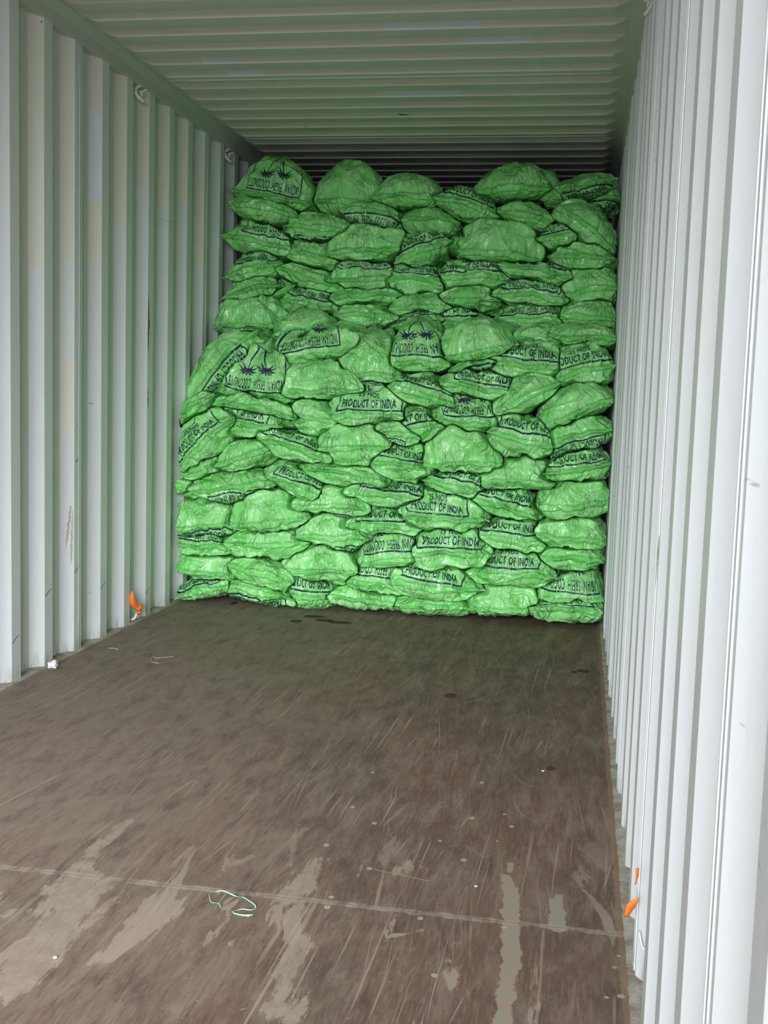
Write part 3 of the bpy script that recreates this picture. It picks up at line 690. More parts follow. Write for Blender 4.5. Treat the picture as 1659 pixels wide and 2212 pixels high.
def shape(s, others):
    tf = np.linspace(-math.pi, math.pi, 1441); e = s.base(tf, np.full(tf.shape, 1e-6))
    arc = np.concatenate([[0], np.cumsum(np.linalg.norm(np.diff(e, axis=0), axis=1))]); arc -= arc[720]
    tot = arc[-1]; fr = min(s.a + .22, tot * .72)
    nb = 20
    u = np.concatenate([np.linspace(-tot, -fr, nb)[:-1], np.linspace(-fr, fr, NU - 2 * (nb - 1)), np.linspace(fr, tot, nb)[1:]])
    th = np.interp(u, arc, tf)
    k = np.linspace(-1, 1, NV); ph = np.sign(k) * np.abs(k) ** 1.45 * math.pi / 2
    pf = np.linspace(0, math.pi / 2, 200); vt = []
    for sg in (1, -1):
        q = s.base(np.zeros(200), sg * pf + sg * 1e-6); vt.append(np.concatenate([[0], np.cumsum(np.linalg.norm(np.diff(q, axis=0), axis=1))]))
    v = np.where(ph >= 0, np.interp(ph, pf, vt[0]), -np.interp(-ph, pf, vt[1]))
    TH, PH = np.meshgrid(th, ph, indexing='ij'); U, Vv = np.meshgrid(u, v, indexing='ij')
    G = clip_grid(s, others)
    t = bil(G, (TH + math.pi) / (2 * math.pi) * 100, (PH + math.pi / 2) / math.pi * 50)
    q = s.base(TH, PH)
    n = np.stack([q[..., 0] / s.a ** 2, q[..., 1] / s.L ** 2, q[..., 2] / np.where(PH > 0, s.bt, s.bb) ** 2], -1)
    n /= np.linalg.norm(n, axis=-1, keepdims=True) + 1e-9
    q = q * t[..., None]
    sd = s.i * 17; X, Y, Z = q[..., 0], q[..., 1], q[..., 2]; cph = np.cos(PH)
    side = np.where(PH >= 0, 0., 7.)
    ox, oy = s.r.uniform(0, 50), s.r.uniform(0, 50)
    size = min(1.0, (s.bt + s.bb) / .16)
    warp = vn(X * 6 + ox, Y * 6, Z * 6, sd)
    # round nuts pushing through the film
    lump = (vn(X * 8 + ox, Y * 8 + oy, Z * 9, sd + 1) - .5) * .030 * size
    # pleats running away from the seam, strongest next to it
    near = np.exp(-np.abs(Vv) / .085)
    pl1 = ridge(vn(U * 34 + warp * 3.5 + ox, np.abs(Vv) * 5 + side, side, sd + 2)) ** 2.0
    pl2 = ridge(vn(U * 75 + warp * 5 + oy, np.abs(Vv) * 9 + side, side, sd + 3)) ** 1.5
    # long folds crossing the face
    ang = s.r.uniform(-.9, .9); ca, sa = math.cos(ang), math.sin(ang)
    A = X * ca + Z * sa; B = -X * sa + Z * ca
    w2 = vn(A * 9 + 3, B * 9, Y * 9, sd + 4)
    fold = ridge(vn(A * 7 + w2 * 1.4 + ox, Y * 8 + oy, B * 22 + w2 * 2.2, sd + 5)) ** 2.6
    fold2 = ridge(vn(B * 12 + w2 * 2 + ox, Y * 14, A * 34 + w2 * 2.4, sd + 6)) ** 2.2
    fac = ridge(vn(X * 24 + w2 * 3, Y * 24 + ox, Z * 24 + w2 * 3, sd + 7)) ** 1.6
    d = lump * 1.2 + (pl1 * .013 + pl2 * .004) * near * cph * size + (fold - .30) * .015 * size + (fold2 - .4) * .005 * size + (fac - .5) * .003 - .004
    free = np.clip((t - .86) / .12, 0, 1) * np.clip((1.06 - t) / .05, 0, 1); free = free * free * (3 - 2 * free)
    d = np.where(d > 0, d * free, d) - .002 * (1 - free)
    # flattened stitched lip and its pointed corners
    wave = (vn(U * 9 + ox, side * 0, side * 0, sd + 8) - .5) * .030 + (vn(U * 28 + oy, side * 0, side * 0, sd + 9) - .5) * .014
    lipm = np.exp(-(Vv / .0075) ** 2) * (np.cos(TH) > -.5)
    d = d * (1 - .8 * lipm)
    outdir = n.copy(); outdir[..., 2] = 0; outdir /= np.linalg.norm(outdir, axis=-1, keepdims=True) + 1e-9
    lip = lipm * (.014 + .016 * vn(U * 6 + 9, side * 0, side * 0, sd + 10))
    ear = 0
    for sg in (-1, 1):
        ear = ear + np.exp(-((U - sg * s.a * 1.0) / .030) ** 2) * np.exp(-(np.abs(Vv) / .022)) * s.r.uniform(.018, .045)
    ear = ear * size
    q = q + n * d[..., None] + outdir * ((lip * .8 + ear) * (.10 + .90 * free))[..., None]
    q[..., 2] += wave * np.exp(-(np.abs(Vv) / .03)) * cph * np.clip(np.minimum(t, 1), 0, 1)
    p = s.world(q)
    # nothing may poke into a neighbour: pull such points back to the shared boundary
    sh = p.shape; P1 = p.reshape(-1, 3)
    for o in others:
        if o is s or abs(o.x - s.x) > o.a + s.a + .12 or abs(o.z - s.z) > .55: continue
        k = np.nonzero(o.claim(P1) < s.claim(P1) + .022)[0]
        if not len(k): continue
        base = P1[k] - s.c; lo = np.full(len(k), .40); hi = np.ones(len(k))
        for _ in range(8):
            mid = (lo + hi) / 2; w_ = s.c + base * mid[:, None]
            bad = o.claim(w_) < s.claim(w_) + .022
            hi = np.where(bad, mid, hi); lo = np.where(bad, lo, mid)
        P1[k] = s.c + base * lo[:, None]
    p = P1.reshape(sh)
    p[..., 0] = np.clip(p[..., 0], .004, W - .004); p[..., 2] = np.clip(p[..., 2], .0015, H - .01)
    # poles in one point
    p[:, 0] = p[:, 0].mean(0); p[:, -1] = p[:, -1].mean(0)
    return p, U, Vv, u, th, ph, v

def grid_normals(p):
    du = np.gradient(p, axis=0); dv = np.gradient(p, axis=1)
    n = np.cross(du, dv); n /= np.linalg.norm(n, axis=-1, keepdims=True) + 1e-12
    return n

def sack_mesh(name, p, U, Vv):
    nu, nv = p.shape[:2]; me = bpy.data.meshes.new(name)
    nu1 = nu - 1                                    # last column repeats the first
    i, j = np.meshgrid(np.arange(nu1), np.arange(nv - 1), indexing='ij')
    i2 = (i + 1) % nu1
    F = np.stack([i * nv + j, i2 * nv + j, i2 * nv + j + 1, i * nv + j + 1], -1).reshape(-1, 4)
    me.vertices.add(nu1 * nv); me.vertices.foreach_set('co', p[:-1].reshape(-1))
    me.loops.add(F.size); me.loops.foreach_set('vertex_index', F.reshape(-1).astype(np.int32))
    me.polygons.add(len(F)); me.polygons.foreach_set('loop_start', np.arange(0, F.size, 4, dtype=np.int32))
    me.polygons.foreach_set('use_smooth', np.ones(len(F), bool))
    me.update(calc_edges=True)
    uv = me.uv_layers.new(name='UVMap')
    UVv = np.stack([U[:-1], Vv[:-1]], -1).reshape(-1, 2)
    uv.data.foreach_set('uv', UVv[F.reshape(-1)].reshape(-1))
    me.validate()
    return me

# ------------------------------------------------------------------ the print on the sacks, drawn flat once
def text_geo(txt, size_h, width, cx, base, bold=.012):
    cu = bpy.data.curves.new('t', 'FONT'); cu.body = txt; cu.size = 1; cu.offset = bold; cu.align_x = 'CENTER'; cu.resolution_u = 3; cu.space_character = 1.12
    o = bpy.data.objects.new('t', cu); COL.objects.link(o)
    bpy.context.view_layer.update()
    me = bpy.data.meshes.new_from_object(o.evaluated_get(bpy.context.evaluated_depsgraph_get()))
    co = np.array([v.co[:2] for v in me.vertices]); lo, hi = co.min(0), co.max(0)
    co = (co - [(lo[0] + hi[0]) / 2, lo[1]]) / (hi - lo) * [width, size_h] + [cx, base]
    F = [tuple(q.vertices) for q in me.polygons]
    bpy.data.objects.remove(o); bpy.data.curves.remove(cu); bpy.data.meshes.remove(me)
    return [tuple(c) for c in co], F
def strip_geo(pts, w):
    V = []; F = []; P = [Vector(p) for p in pts]
    for i, q in enumerate(P):
        t = (P[min(i + 1, len(P) - 1)] - P[max(i - 1, 0)]).normalized(); s = Vector((-t.y, t.x))
        ww = w[i] if hasattr(w, '__len__') else w
        V += [tuple(q + s * ww / 2), tuple(q - s * ww / 2)]
        if i: F.append((2 * i - 2, 2 * i - 1, 2 * i + 1, 2 * i))
    return V, F
def panel_art():
    parts = [text_geo('PRODUCT OF INDIA', .046, .30, 0, .016, .030), text_geo('25 NOS', .032, .118, 0, .076, .020)]
    wv, wf = text_geo('INDIAN  FRESH  COCONUTS', .054, .325, 0, .336, .016); parts.append((wv, wf))
    fr = [(-.172, .0), (-.178, .05), (-.172, .11), (-.172, .30), (-.178, .35), (-.172, .40)]
    parts.append(strip_geo([(-.172, .40), (-.08, .402), (.02, .398), (.10, .403), (.172, .40)], .008))
    parts.append(strip_geo([(-.175, .0), (-.10, .002), (-.02, -.002), (.07, .002), (.175, 0)], .009))
    parts.append(strip_geo(fr, .007)); parts.append(strip_geo([(-x, y) for x, y in fr], .007))
    rnd = random.Random(2)
    for cx, cy, tx, ty in ((-.055, .275, -.012, .155), (.065, .285, .03, .160)):      # two palms
        parts.append(strip_geo([(tx, ty), ((tx + cx) / 2 + .008, (ty + cy) / 2), (cx, cy)], [.012, .008, .006]))
        for k in range(9):
            a = math.radians(-50 + k * 35); l = .056 + .016 * rnd.random()
            ex, ey = cx + l * math.cos(a), cy + l * .62 * math.sin(a)
            parts.append(strip_geo([(cx, cy), ((cx + ex) / 2, (cy + ey) / 2 + .009), (ex, ey - .004)], [.006, .011, .001]))
    parts.append(strip_geo([(.055 * math.cos(t) * 1.5, .138 + .020 * math.sin(t)) for t in np.linspace(0, 6.283, 25)], .004))
    bm = bmesh.new()
    for Vp, Fp in parts:
        vs = [bm.verts.new((x, y, 0)) for x, y in Vp]
        for f in Fp:
            try: bm.faces.new([vs[i] for i in f])
            except ValueError: pass
    for ax, lo, hi in ((0, -.18, .18), (1, -.006, .406)):
        n = Vector((1, 0, 0)) if ax == 0 else Vector((0, 1, 0))
        for c in np.arange(lo, hi, .007):
            bmesh.ops.bisect_plane(bm, geom=bm.verts[:] + bm.edges[:] + bm.faces[:], dist=1e-6, plane_co=n * c, plane_no=n)
    bmesh.ops.triangulate(bm, faces=[f for f in bm.faces if len(f.verts) > 4])
    bm.verts.index_update()
    V = np.array([v.co[:2] for v in bm.verts]); F = [tuple(v.index for v in f.verts) for f in bm.faces]
    bm.free(); return V, F
ART_V, ART_F = panel_art()
DV = []; DF = []
for k in range(-38, 39):
    for vv in (.011, .017):
        b = len(DV); x = k * .0085 + (vv > .015) * .003
        DV += [(x, vv), (x + .0052, vv), (x + .0052, vv + .0022), (x, vv + .0022)]; DF.append((b, b + 1, b + 2, b + 3))
DV = np.array(DV)

def lay_on(s, geo, P2, F2, below, cap, lift):
    """wrap flat artwork (u along the seam, v away from it) onto the film"""
    p, U, Vv, u, th, ph, v = geo
    N = grid_normals(p)
    vv = P2[:, 1]; vmax = np.interp(cap, np.abs(ph[ph >= 0]), np.abs(v[ph >= 0])) if not below else -np.interp(-cap, ph, v)
    ok = (vv > .002) & (vv < abs(vmax))
    tv = -vv if below else vv
    phv = np.interp(tv, v, ph)
    lat = np.clip(np.cos(phv) ** (2 / EXP_PR), .35, 1)
    uu = P2[:, 0] / lat
    umax = s.a + .10
    ok &= np.abs(uu) < umax
    gi = np.interp(uu, u, np.arange(len(u))); gj = np.interp(tv, v, np.arange(len(v)))
    q = bil(p, gi, gj); nn = bil(N, gi, gj)
    nn /= np.linalg.norm(nn, axis=-1, keepdims=True) + 1e-9
    # the normal points away from the middle of the sack
    flip = np.sign(((q - s.c) * nn).sum(-1, keepdims=True)); flip[flip == 0] = 1
    q = q + nn * flip * lift
    q[:, 0] = np.clip(q[:, 0], .001, W - .001)
    keep = [f for f in F2 if all(ok[i] for i in f)]
    used = sorted({i for f in keep for i in f}); m = {o: n for n, o in enumerate(used)}
    return q[used], [tuple(m[i] for i in f) for f in keep]

SACKS = [
    (0.292, 6.577, 2.341, 0.249, 0.254, 0.048, -10.1, 'F', 0.03, 0.03, 'bulging green sack with palm print in the top left corner of the pile'),
    (0.257, 6.556, 2.264, 0.211, 0.08, 0.076, -11.9, '', 0, 0, 'plain green sack at the left wall, directly under the top corner palm print sack'),
    (0.751, 6.672, 2.323, 0.233, 0.274, 0.09, -0.0, '', 0, 0, 'tall domed plain green sack on top of the pile, second peak from the left'),
    (1.113, 6.57, 2.337, 0.198, 0.154, 0.07, -2.0, '', 0, 0, 'plump plain green sack on the top row, just left of the one reading 25 NOS'),
    (0.936, 6.551, 2.245, 0.178, 0.071, 0.101, -9.8, 'f', 0.02, 0.01, 'green sack with INDIAN FRESH slanting down, under the second and third top row peaks'),
    (1.463, 6.561, 2.29, 0.179, 0.117, 0.084, -17.9, 'P', 0, 0.05, 'green top row sack reading 25 NOS and PRODUCT OF INDIA, slanting down to the right'),
    (1.745, 6.58, 2.388, 0.199, 0.169, 0.049, 2.9, '', 0, 0, 'highest rounded green sack on the right half of the top row'),
    (1.871, 6.797, 2.435, 0.115, 0.135, 0.067, -10.1, '', 0, 0, 'shaded green sack peeking out behind the highest sack on the right of the pile'),
    (1.606, 6.796, 2.425, 0.117, 0.121, 0.06, 7.9, '', 0, 0, 'shaded green sack showing behind the left shoulder of the highest right hand sack'),
    (2.121, 6.575, 2.398, 0.2, 0.078, 0.061, 15.9, 'p', 0.07, 0.02, 'pointed green sack at the top right corner with a white tie on its tip'),
    (2.264, 6.726, 2.362, 0.079, 0.101, 0.078, 0.0, 'p', 0, 0.02, 'half hidden green sack behind the top right corner sack, beside the right wall'),
    (0.604, 6.54, 2.153, 0.212, 0.092, 0.092, -6.7, 'p', 0.02, 0.055, 'green sack with a curved dark line along its underside, below the two left peaks'),
    (1.27, 6.576, 2.21, 0.164, 0.088, 0.107, -2.7, '', 0, 0, 'boxy plain green sack directly below the gap beside the 25 NOS top row sack'),
    (1.802, 6.552, 2.23, 0.175, 0.09, 0.064, -11.8, '', 0, 0, 'plain green sack directly under the highest right hand sack'),
    (2.159, 6.513, 2.162, 0.203, 0.136, 0.097, -35.7, '', 0, 0, 'large green sack sagging steeply against the right wall near the top'),
    (2.035, 6.534, 2.115, 0.111, 0.101, 0.082, 8.4, 'F', 0, 0.03, 'small crumpled green sack with arched frame print, left of the steep right wall one'),
    (2.085, 6.665, 2.211, 0.136, 0.067, 0.044, -24.7, 'p', 0, 0.03, 'half hidden printed green sack behind the steeply sagging one near the right wall'),
    (0.231, 6.531, 2.073, 0.201, 0.13, 0.086, -9.6, 'F', 0.08, 0.05, 'green sack at the left wall, third from the top, print on its right shoulder'),
    (0.581, 6.519, 1.991, 0.169, 0.11, 0.08, -5.4, '', 0, 0, 'plain green sack under the curved dark line one, left of the wide smooth one'),
    (0.898, 6.507, 2.018, 0.247, 0.175, 0.068, 3.5, '', 0, 0, 'wide smooth green sack under the slanting INDIAN FRESH one'),
    (1.208, 6.522, 2.01, 0.158, 0.131, 0.081, 20.5, 'P', 0.0, 0.045, 'green sack with PRODUCT OF INDIA print climbing steeply to the right, in the upper middle'),
    (1.48, 6.604, 2.047, 0.127, 0.082, 0.067, -11.5, '', 0, 0, 'small crumpled green sack left of the big triangular dome in the upper right'),
    (1.672, 6.499, 2.011, 0.237, 0.217, 0.054, -5.6, '', 0, 0, 'big triangular dome of a green sack in the upper right of the pile'),
    (2.158, 6.517, 2.001, 0.174, 0.106, 0.106, -3.4, '', 0, 0, 'plain green sack beside the right wall under the steeply sagging one'),
    (0.21, 6.508, 1.898, 0.163, 0.114, 0.076, 12.7, 'F', 0.05, 0.05, 'green sack at the left wall with COCONUTS lettering rising to the right'),
    (0.535, 6.501, 1.863, 0.2, 0.081, 0.066, -15.2, '', 0, 0, 'plain green sack slanting down to the right beside the left wall sack with rising lettering'),
    (0.872, 6.501, 1.851, 0.182, 0.136, 0.09, 0.8, 'F', 0.0, 0.09, 'rounded plain faced green sack below the wide smooth one'),
    (1.197, 6.496, 1.853, 0.159, 0.118, 0.118, -2.2, 'F', 0.0, 0.05, 'green sack with a faint worn print panel, below the climbing PRODUCT OF INDIA one'),
    (1.539, 6.503, 1.876, 0.204, 0.132, 0.081, 3.7, 'P', -0.01, 0.04, 'green sack reading PRODUCT OF just under the triangular dome, left side'),
    (1.888, 6.496, 1.92, 0.222, 0.079, 0.079, -8.3, 'P', 0.04, 0.04, 'green sack reading OF INDIA under the triangular dome, right side'),
    (2.208, 6.485, 1.812, 0.156, 0.151, 0.093, 6.8, '', 0, 0, 'large plain green sack touching the right wall, level with the OF INDIA one'),
    (0.195, 6.478, 1.778, 0.165, 0.088, 0.072, 14.9, '', 0, 0, 'plain folded green sack by the left wall under the one with rising COCONUTS lettering'),
    (0.349, 6.556, 1.771, 0.13, 0.082, 0.035, 20.9, 'F', 0, 0.03, 'half hidden green sack with COCONUTS and palm print, second in from the left wall'),
    (0.591, 6.448, 1.689, 0.179, 0.104, 0.085, -11.0, 'F', -0.03, 0.06, 'green sack with upside down COCONUTS letters at its top left, left of centre'),
    (0.893, 6.464, 1.753, 0.195, 0.061, 0.061, 4.9, '', 0, 0, 'flat plain green sack under the rounded plain faced one'),
    (1.228, 6.444, 1.69, 0.178, 0.094, 0.077, 3.0, '', 0, 0, 'crinkled plain green sack under the one with the faint worn panel'),
    (1.531, 6.46, 1.737, 0.172, 0.097, 0.065, -2.1, '', 0, 0, 'plain green sack directly under the PRODUCT OF one below the dome'),
    (1.869, 6.469, 1.769, 0.204, 0.1, 0.067, -2.1, 'F', 0.0, 0.045, 'green sack with upside down INDIAN COCONUTS letters on top, under the OF INDIA one'),
    (0.217, 6.404, 1.561, 0.212, 0.2, 0.05, 3.1, '', 0, 0, 'smooth sagging green sack jutting out over the step of the pile at the left wall'),
    (0.598, 6.202, 1.517, 0.198, 0.161, 0.045, 6.2, '', 0, 0, 'fan creased green sack left of centre above the long INDIAN FRESH COCONUTS print'),
    (0.917, 6.428, 1.642, 0.198, 0.079, 0.079, -0.9, '', 0, 0, 'thin crinkled green sack left of centre, one below the flat plain one'),
    (1.237, 6.416, 1.613, 0.156, 0.069, 0.056, 7.1, 'F', 0, 0.03, 'dark lettered green sack with COCONUTS squeezed thin in the middle of the pile'),
    (1.476, 6.47, 1.6, 0.139, 0.144, 0.062, 1.1, 'P', -0.06, 0.06, 'partly hidden green sack showing only the letters PROD in its frame'),
    (1.884, 6.424, 1.632, 0.198, 0.109, 0.073, 3.1, 'F', 0, 0.04, "green sack with a thin FRESH print fold, two above the large peaked sack's right side"),
    (2.201, 6.427, 1.655, 0.167, 0.103, 0.084, -1.9, '', 0, 0, 'plain green sack by the right wall below the large plain one'),
    (0.18, 5.973, 1.307, 0.276, 0.139, 0.163, 47.6, 'p', 0.0, 0.016, 'very large tilted green sack bulging at the left wall with PRODUCT OF INDIA running steeply'),
    (0.285, 6.227, 1.5, 0.131, 0.056, 0.056, -3.7, 'F', 0.03, 0.02, 'half hidden green sack with frame corner print above the big tilted left sack'),
    (0.744, 6.042, 1.387, 0.289, 0.185, 0.065, 9.4, 'F', -0.02, 0.055, 'long green sack with upside down INDIAN FRESH COCONUTS across its front, left of centre'),
    (0.417, 5.928, 1.15, 0.216, 0.292, 0.047, -6.3, 'F', 0.02, 0.045, 'green sack with large palms and upside down FRESH COCONUTS beside the very large tilted sack'),
    (0.767, 5.928, 1.197, 0.233, 0.195, 0.055, 3.7, '', 0, 0, 'triangular dome green sack with a sharp front corner, right of the palm tree print'),
    (1.004, 6.006, 1.293, 0.198, 0.253, 0.109, 1.5, 'p', 0.03, 0.035, 'high domed green sack left of centre with an upside down PRODUCT print beneath it'),
    (1.28, 6.051, 1.367, 0.17, 0.254, 0.056, 1.4, 'F', -0.01, 0.05, 'central green sack with palm crown and upside down FRESH COCONUTS in clear letters'),
    (1.628, 6.041, 1.432, 0.207, 0.202, 0.05, 11.3, '', 0, 0, 'large peaked plain green sack right of centre overhanging its neighbours'),
    (1.932, 6.18, 1.508, 0.13, 0.099, 0.066, -3.7, '', 0, 0, 'shaded green sack behind the right end of the large peaked sack'),
    (2.17, 6.137, 1.524, 0.182, 0.087, 0.058, -1.8, '', 0, 0, 'plain green sack wedged against the right wall just above the OF INDIA corner'),
    (1.864, 6.024, 1.365, 0.225, 0.147, 0.09, -3.5, 'P', 0.0, 0.045, 'green sack reading 25 NOS and PRODUCT OF IN, right beside the large peaked sack'),
    (2.193, 6.006, 1.343, 0.158, 0.154, 0.103, 15.5, 'P', 0.0, 0.055, 'green sack with OF INDIA print rising towards the right wall, white tie at its right'),
    (1.604, 6.04, 1.363, 0.151, 0.039, 0.058, 7.5, 'p', 0, 0.01, 'thin green sack fold with upside down OF INDIA print under the large peaked sack'),
    (1.626, 5.969, 1.241, 0.199, 0.118, 0.072, -7.3, 'P', 0.02, 0.04, 'green sack reading UCT OF INDIA, slanting down below the thin upside down print'),
    (1.348, 5.946, 1.195, 0.192, 0.103, 0.075, -16.2, 'P', 0.0, 0.055, 'green sack with PRODUCT OF INDIA sloping down to the right, in the very centre'),
    (1.896, 5.91, 1.196, 0.173, 0.116, 0.071, 25.7, '', 0, 0, 'plain green sack rising to the right between the two slanting print sacks, right of centre'),
    (2.161, 5.905, 1.128, 0.222, 0.134, 0.052, 25.8, '', 0, 0, 'plain wrinkled green sack at the right wall, under the OF INDIA one near the wall'),
    (0.067, 5.894, 1.081, 0.126, 0.083, 0.055, 37.0, '', 0, 0, 'small pointed green sack end at the left wall under the very large tilted sack'),
    (0.087, 5.954, 1.031, 0.112, 0.051, 0.063, 32.1, 'P', 0, 0.01, "half hidden green sack with steep dark letters squeezed above the left wall's climbing print"),
    (0.168, 5.85, 0.902, 0.228, 0.165, 0.085, 44.2, 'P', 0.0, 0.045, 'steeply tilted green sack at the left wall with PRODUCT OF INDIA climbing right'),
    (0.374, 5.877, 1.003, 0.217, 0.136, 0.091, -0.9, 'P', -0.01, 0.04, 'green sack reading PRODUCT OF IN beside the steeply tilted left one'),
    (0.432, 5.901, 1.093, 0.223, 0.118, 0.039, -8.1, '', 0, 0, 'wavy green sack hem under the large palm tree print'),
    (0.74, 5.924, 1.053, 0.15, 0.113, 0.113, -8.0, '', 0, 0, 'crumpled plain green sack just left of the full 25 NOS print at mid height'),
    (1.042, 5.889, 1.066, 0.223, 0.186, 0.08, -0.1, 'P', 0.0, 0.04, 'green sack with full 25 NOS and PRODUCT OF INDIA, left of centre at mid height'),
    (0.666, 5.849, 0.879, 0.229, 0.099, 0.078, -13.7, 'P', 0.0, 0.05, 'green sack with PRODUCT print sloping down right, two below the triangular dome'),
    (0.386, 5.869, 0.835, 0.179, 0.095, 0.078, 20.4, '', 0, 0, 'plain creased green sack right of the steeply tilted one at the left wall'),
    (0.991, 5.859, 0.896, 0.203, 0.158, 0.114, 2.2, '', 0, 0, 'plain rounded green sack right under the full 25 NOS print, left of centre'),
    (1.204, 5.87, 0.986, 0.135, 0.083, 0.083, -2.9, 'f', -0.1, 0.02, 'small green sack with a corner of upside down print, centre of the pile'),
    (1.325, 5.876, 1.006, 0.167, 0.115, 0.077, 10.1, 'P', 0.0, 0.045, "green sack reading only INDIA, just right of the pile's centre line"),
    (1.582, 5.895, 1.049, 0.173, 0.145, 0.056, -4.0, 'F', 0.06, 0.055, 'plain fronted green sack with AN FRESH print at its top right edge'),
    (1.871, 5.84, 0.982, 0.172, 0.113, 0.113, -11.9, 'P', 0.02, 0.05, 'green sack reading 25 NOS and CT OF INDIA sloping down, right of centre'),
    (2.161, 5.84, 1.007, 0.194, 0.102, 0.102, 17.1, 'p', 0.02, 0.03, 'green sack at the right wall with upside down PRODUCT OF INDIA rising to the wall'),
    (1.783, 5.971, 1.079, 0.094, 0.059, 0.059, -8.0, '', 0, 0, 'crumpled green sack wedged above the 25 NOS CT OF INDIA one'),
    (1.558, 5.849, 0.839, 0.202, 0.23, 0.065, 2.3, '', 0, 0, 'plain tent shaped green sack right of the centre, with a flat seam at its foot'),
    (1.245, 5.858, 0.818, 0.161, 0.141, 0.094, -5.6, 'P', 0.0, 0.045, 'green sack reading DUCT OF INDIA left of the tent shaped one'),
    (2.189, 5.868, 0.825, 0.162, 0.126, 0.084, 11.4, 'P', 0.0, 0.045, 'green sack reading PRODUCT OF INDIA rising to the right wall, right way up'),
    (1.851, 5.858, 0.752, 0.212, 0.163, 0.041, 4.4, '', 0, 0, "plain green sack with a flat lower seam, left of the right wall's upright print"),
    (0.112, 5.898, 0.754, 0.132, 0.073, 0.073, 20.5, 'P', 0.0, 0.03, 'green sack at the left wall reading T OF, below the steeply tilted print'),
    (0.016, 5.867, 0.639, 0.052, 0.068, 0.068, -22.3, '', 0, 0, 'small folded green sack end poking out at the left wall above the domed one'),
    (0.299, 5.847, 0.657, 0.261, 0.079, 0.096, 10.7, 'p', 0.04, 0.03, 'green sack with upside down PRODUCT OF along its lower edge, near the left wall'),
    (0.656, 5.847, 0.69, 0.188, 0.104, 0.064, -19.4, 'P', 0.03, 0.045, 'green sack with T OF INDIA sloping steeply down, left of centre in the lower half'),
    (0.947, 5.858, 0.752, 0.233, 0.075, 0.075, -9.5, '', 0, 0, 'long plain green sack sloping down to the right beside the T OF INDIA one'),
    (0.701, 5.968, 0.768, 0.104, 0.038, 0.038, -7.5, '', 0, 0, 'sliver of a green sack behind the long plain sloping one'),
    (1.176, 5.867, 0.656, 0.24, 0.083, 0.083, -5.3, 'P', 0.03, 0.04, 'green sack with CT and INDIA partly hidden, centre left of the lower half'),
    (1.548, 5.867, 0.715, 0.162, 0.103, 0.063, -11.5, 'P', 0.05, 0.05, 'green sack with a frame line at its right shoulder under the tent shaped one'),
    (1.483, 5.836, 0.538, 0.233, 0.176, 0.108, 0.8, 'P', 0.0, 0.04, 'wide green sack reading UCT OF INDIA in the centre of the lower half'),
    (1.818, 5.856, 0.617, 0.181, 0.105, 0.064, -11.3, 'P', 0.0, 0.05, 'green sack with PRODUCT OF INDIA arching over its top, right of the wide UCT one'),
    (2.179, 5.856, 0.64, 0.186, 0.168, 0.086, 6.6, '', 0, 0, 'big smooth green sack at the right wall, middle of the lower half'),
    (0.145, 5.856, 0.428, 0.196, 0.263, 0.066, 2.9, 'p', 0, 0.02, 'domed green sack touching the left wall, left one of the twin domes'),
    (0.516, 5.836, 0.473, 0.21, 0.219, 0.055, 5.9, '', 0, 0, 'domed green sack second from the left wall, right one of the twin domes'),
    (0.861, 5.856, 0.586, 0.212, 0.146, 0.089, -0.3, 'p', 0.0, 0.045, 'green sack with upside down PRODUCT underneath, right of the twin domes'),
    (0.874, 5.865, 0.415, 0.203, 0.157, 0.096, 1.0, 'p', 0.07, 0.045, 'plain green sack below the upside down PRODUCT one, left of the lower centre'),
    (1.184, 5.865, 0.492, 0.225, 0.116, 0.071, -1.1, 'P', 0.0, 0.035, 'green sack with PRODUCT OF rising into a fold, left of the wide UCT one'),
    (1.857, 5.854, 0.445, 0.202, 0.126, 0.092, -5.0, 'P', -0.02, 0.05, 'green sack with full PRODUCT OF INDIA right of the pyramid pair, fourth from the floor'),
    (2.157, 5.855, 0.474, 0.196, 0.136, 0.084, -1.1, '', 0, 0, 'plain stitched green sack at the right wall below the big smooth one'),
    (0.128, 5.884, 0.321, 0.185, 0.093, 0.076, 0.2, 'F', 0.0, 0.045, 'thin green sack at the left wall just under the domed one, fourth from the floor'),
    (0.518, 5.854, 0.357, 0.238, 0.111, 0.111, 5.2, '', 0, 0, 'plain green sack with an arched lower lip, under the taller twin dome'),
    (1.234, 5.844, 0.31, 0.194, 0.178, 0.05, 9.2, 'F', 0.0, 0.06, 'green sack with upside down COCONUTS FRESH across its top, centre, fourth from the floor'),
    (1.517, 5.814, 0.361, 0.225, 0.162, 0.118, 0.1, 'P', 0.0, 0.045, 'green sack with 25 NOS in the lower centre, directly above the clearest framed print'),
    (0.173, 5.863, 0.176, 0.221, 0.124, 0.053, -2.6, '', 0, 0, 'plain rounded green sack at the left wall, second from the floor'),
    (0.503, 5.843, 0.195, 0.209, 0.08, 0.097, -14.6, '', 0, 0, 'folded plain green sack second from the left wall and second from the floor, sloping right'),
    (0.832, 5.843, 0.219, 0.22, 0.181, 0.078, 1.3, '', 0, 0, 'boxy crumpled plain green sack left of centre, second from the floor'),
    (1.13, 5.862, 0.165, 0.173, 0.155, 0.067, -6.6, 'F', -0.0, 0.06, 'green sack with upside down lettering on both sides of a fold, second from the floor'),
    (2.159, 5.853, 0.367, 0.188, 0.086, 0.086, 0.1, '', 0, 0, 'crumpled plain green sack at the right wall, third from the floor'),
    (1.847, 5.823, 0.267, 0.226, 0.159, 0.082, -0.7, 'P', 0.0, 0.05, 'pyramid shaped green sack with 25 NOS and PRODUCT OF INDIA, right of lower centre'),
    (1.46, 5.802, 0.183, 0.244, 0.138, 0.085, -2.6, 'P', 0.0, 0.04, 'green sack with the clearest framed PRODUCT OF INDIA, near the floor in the centre'),
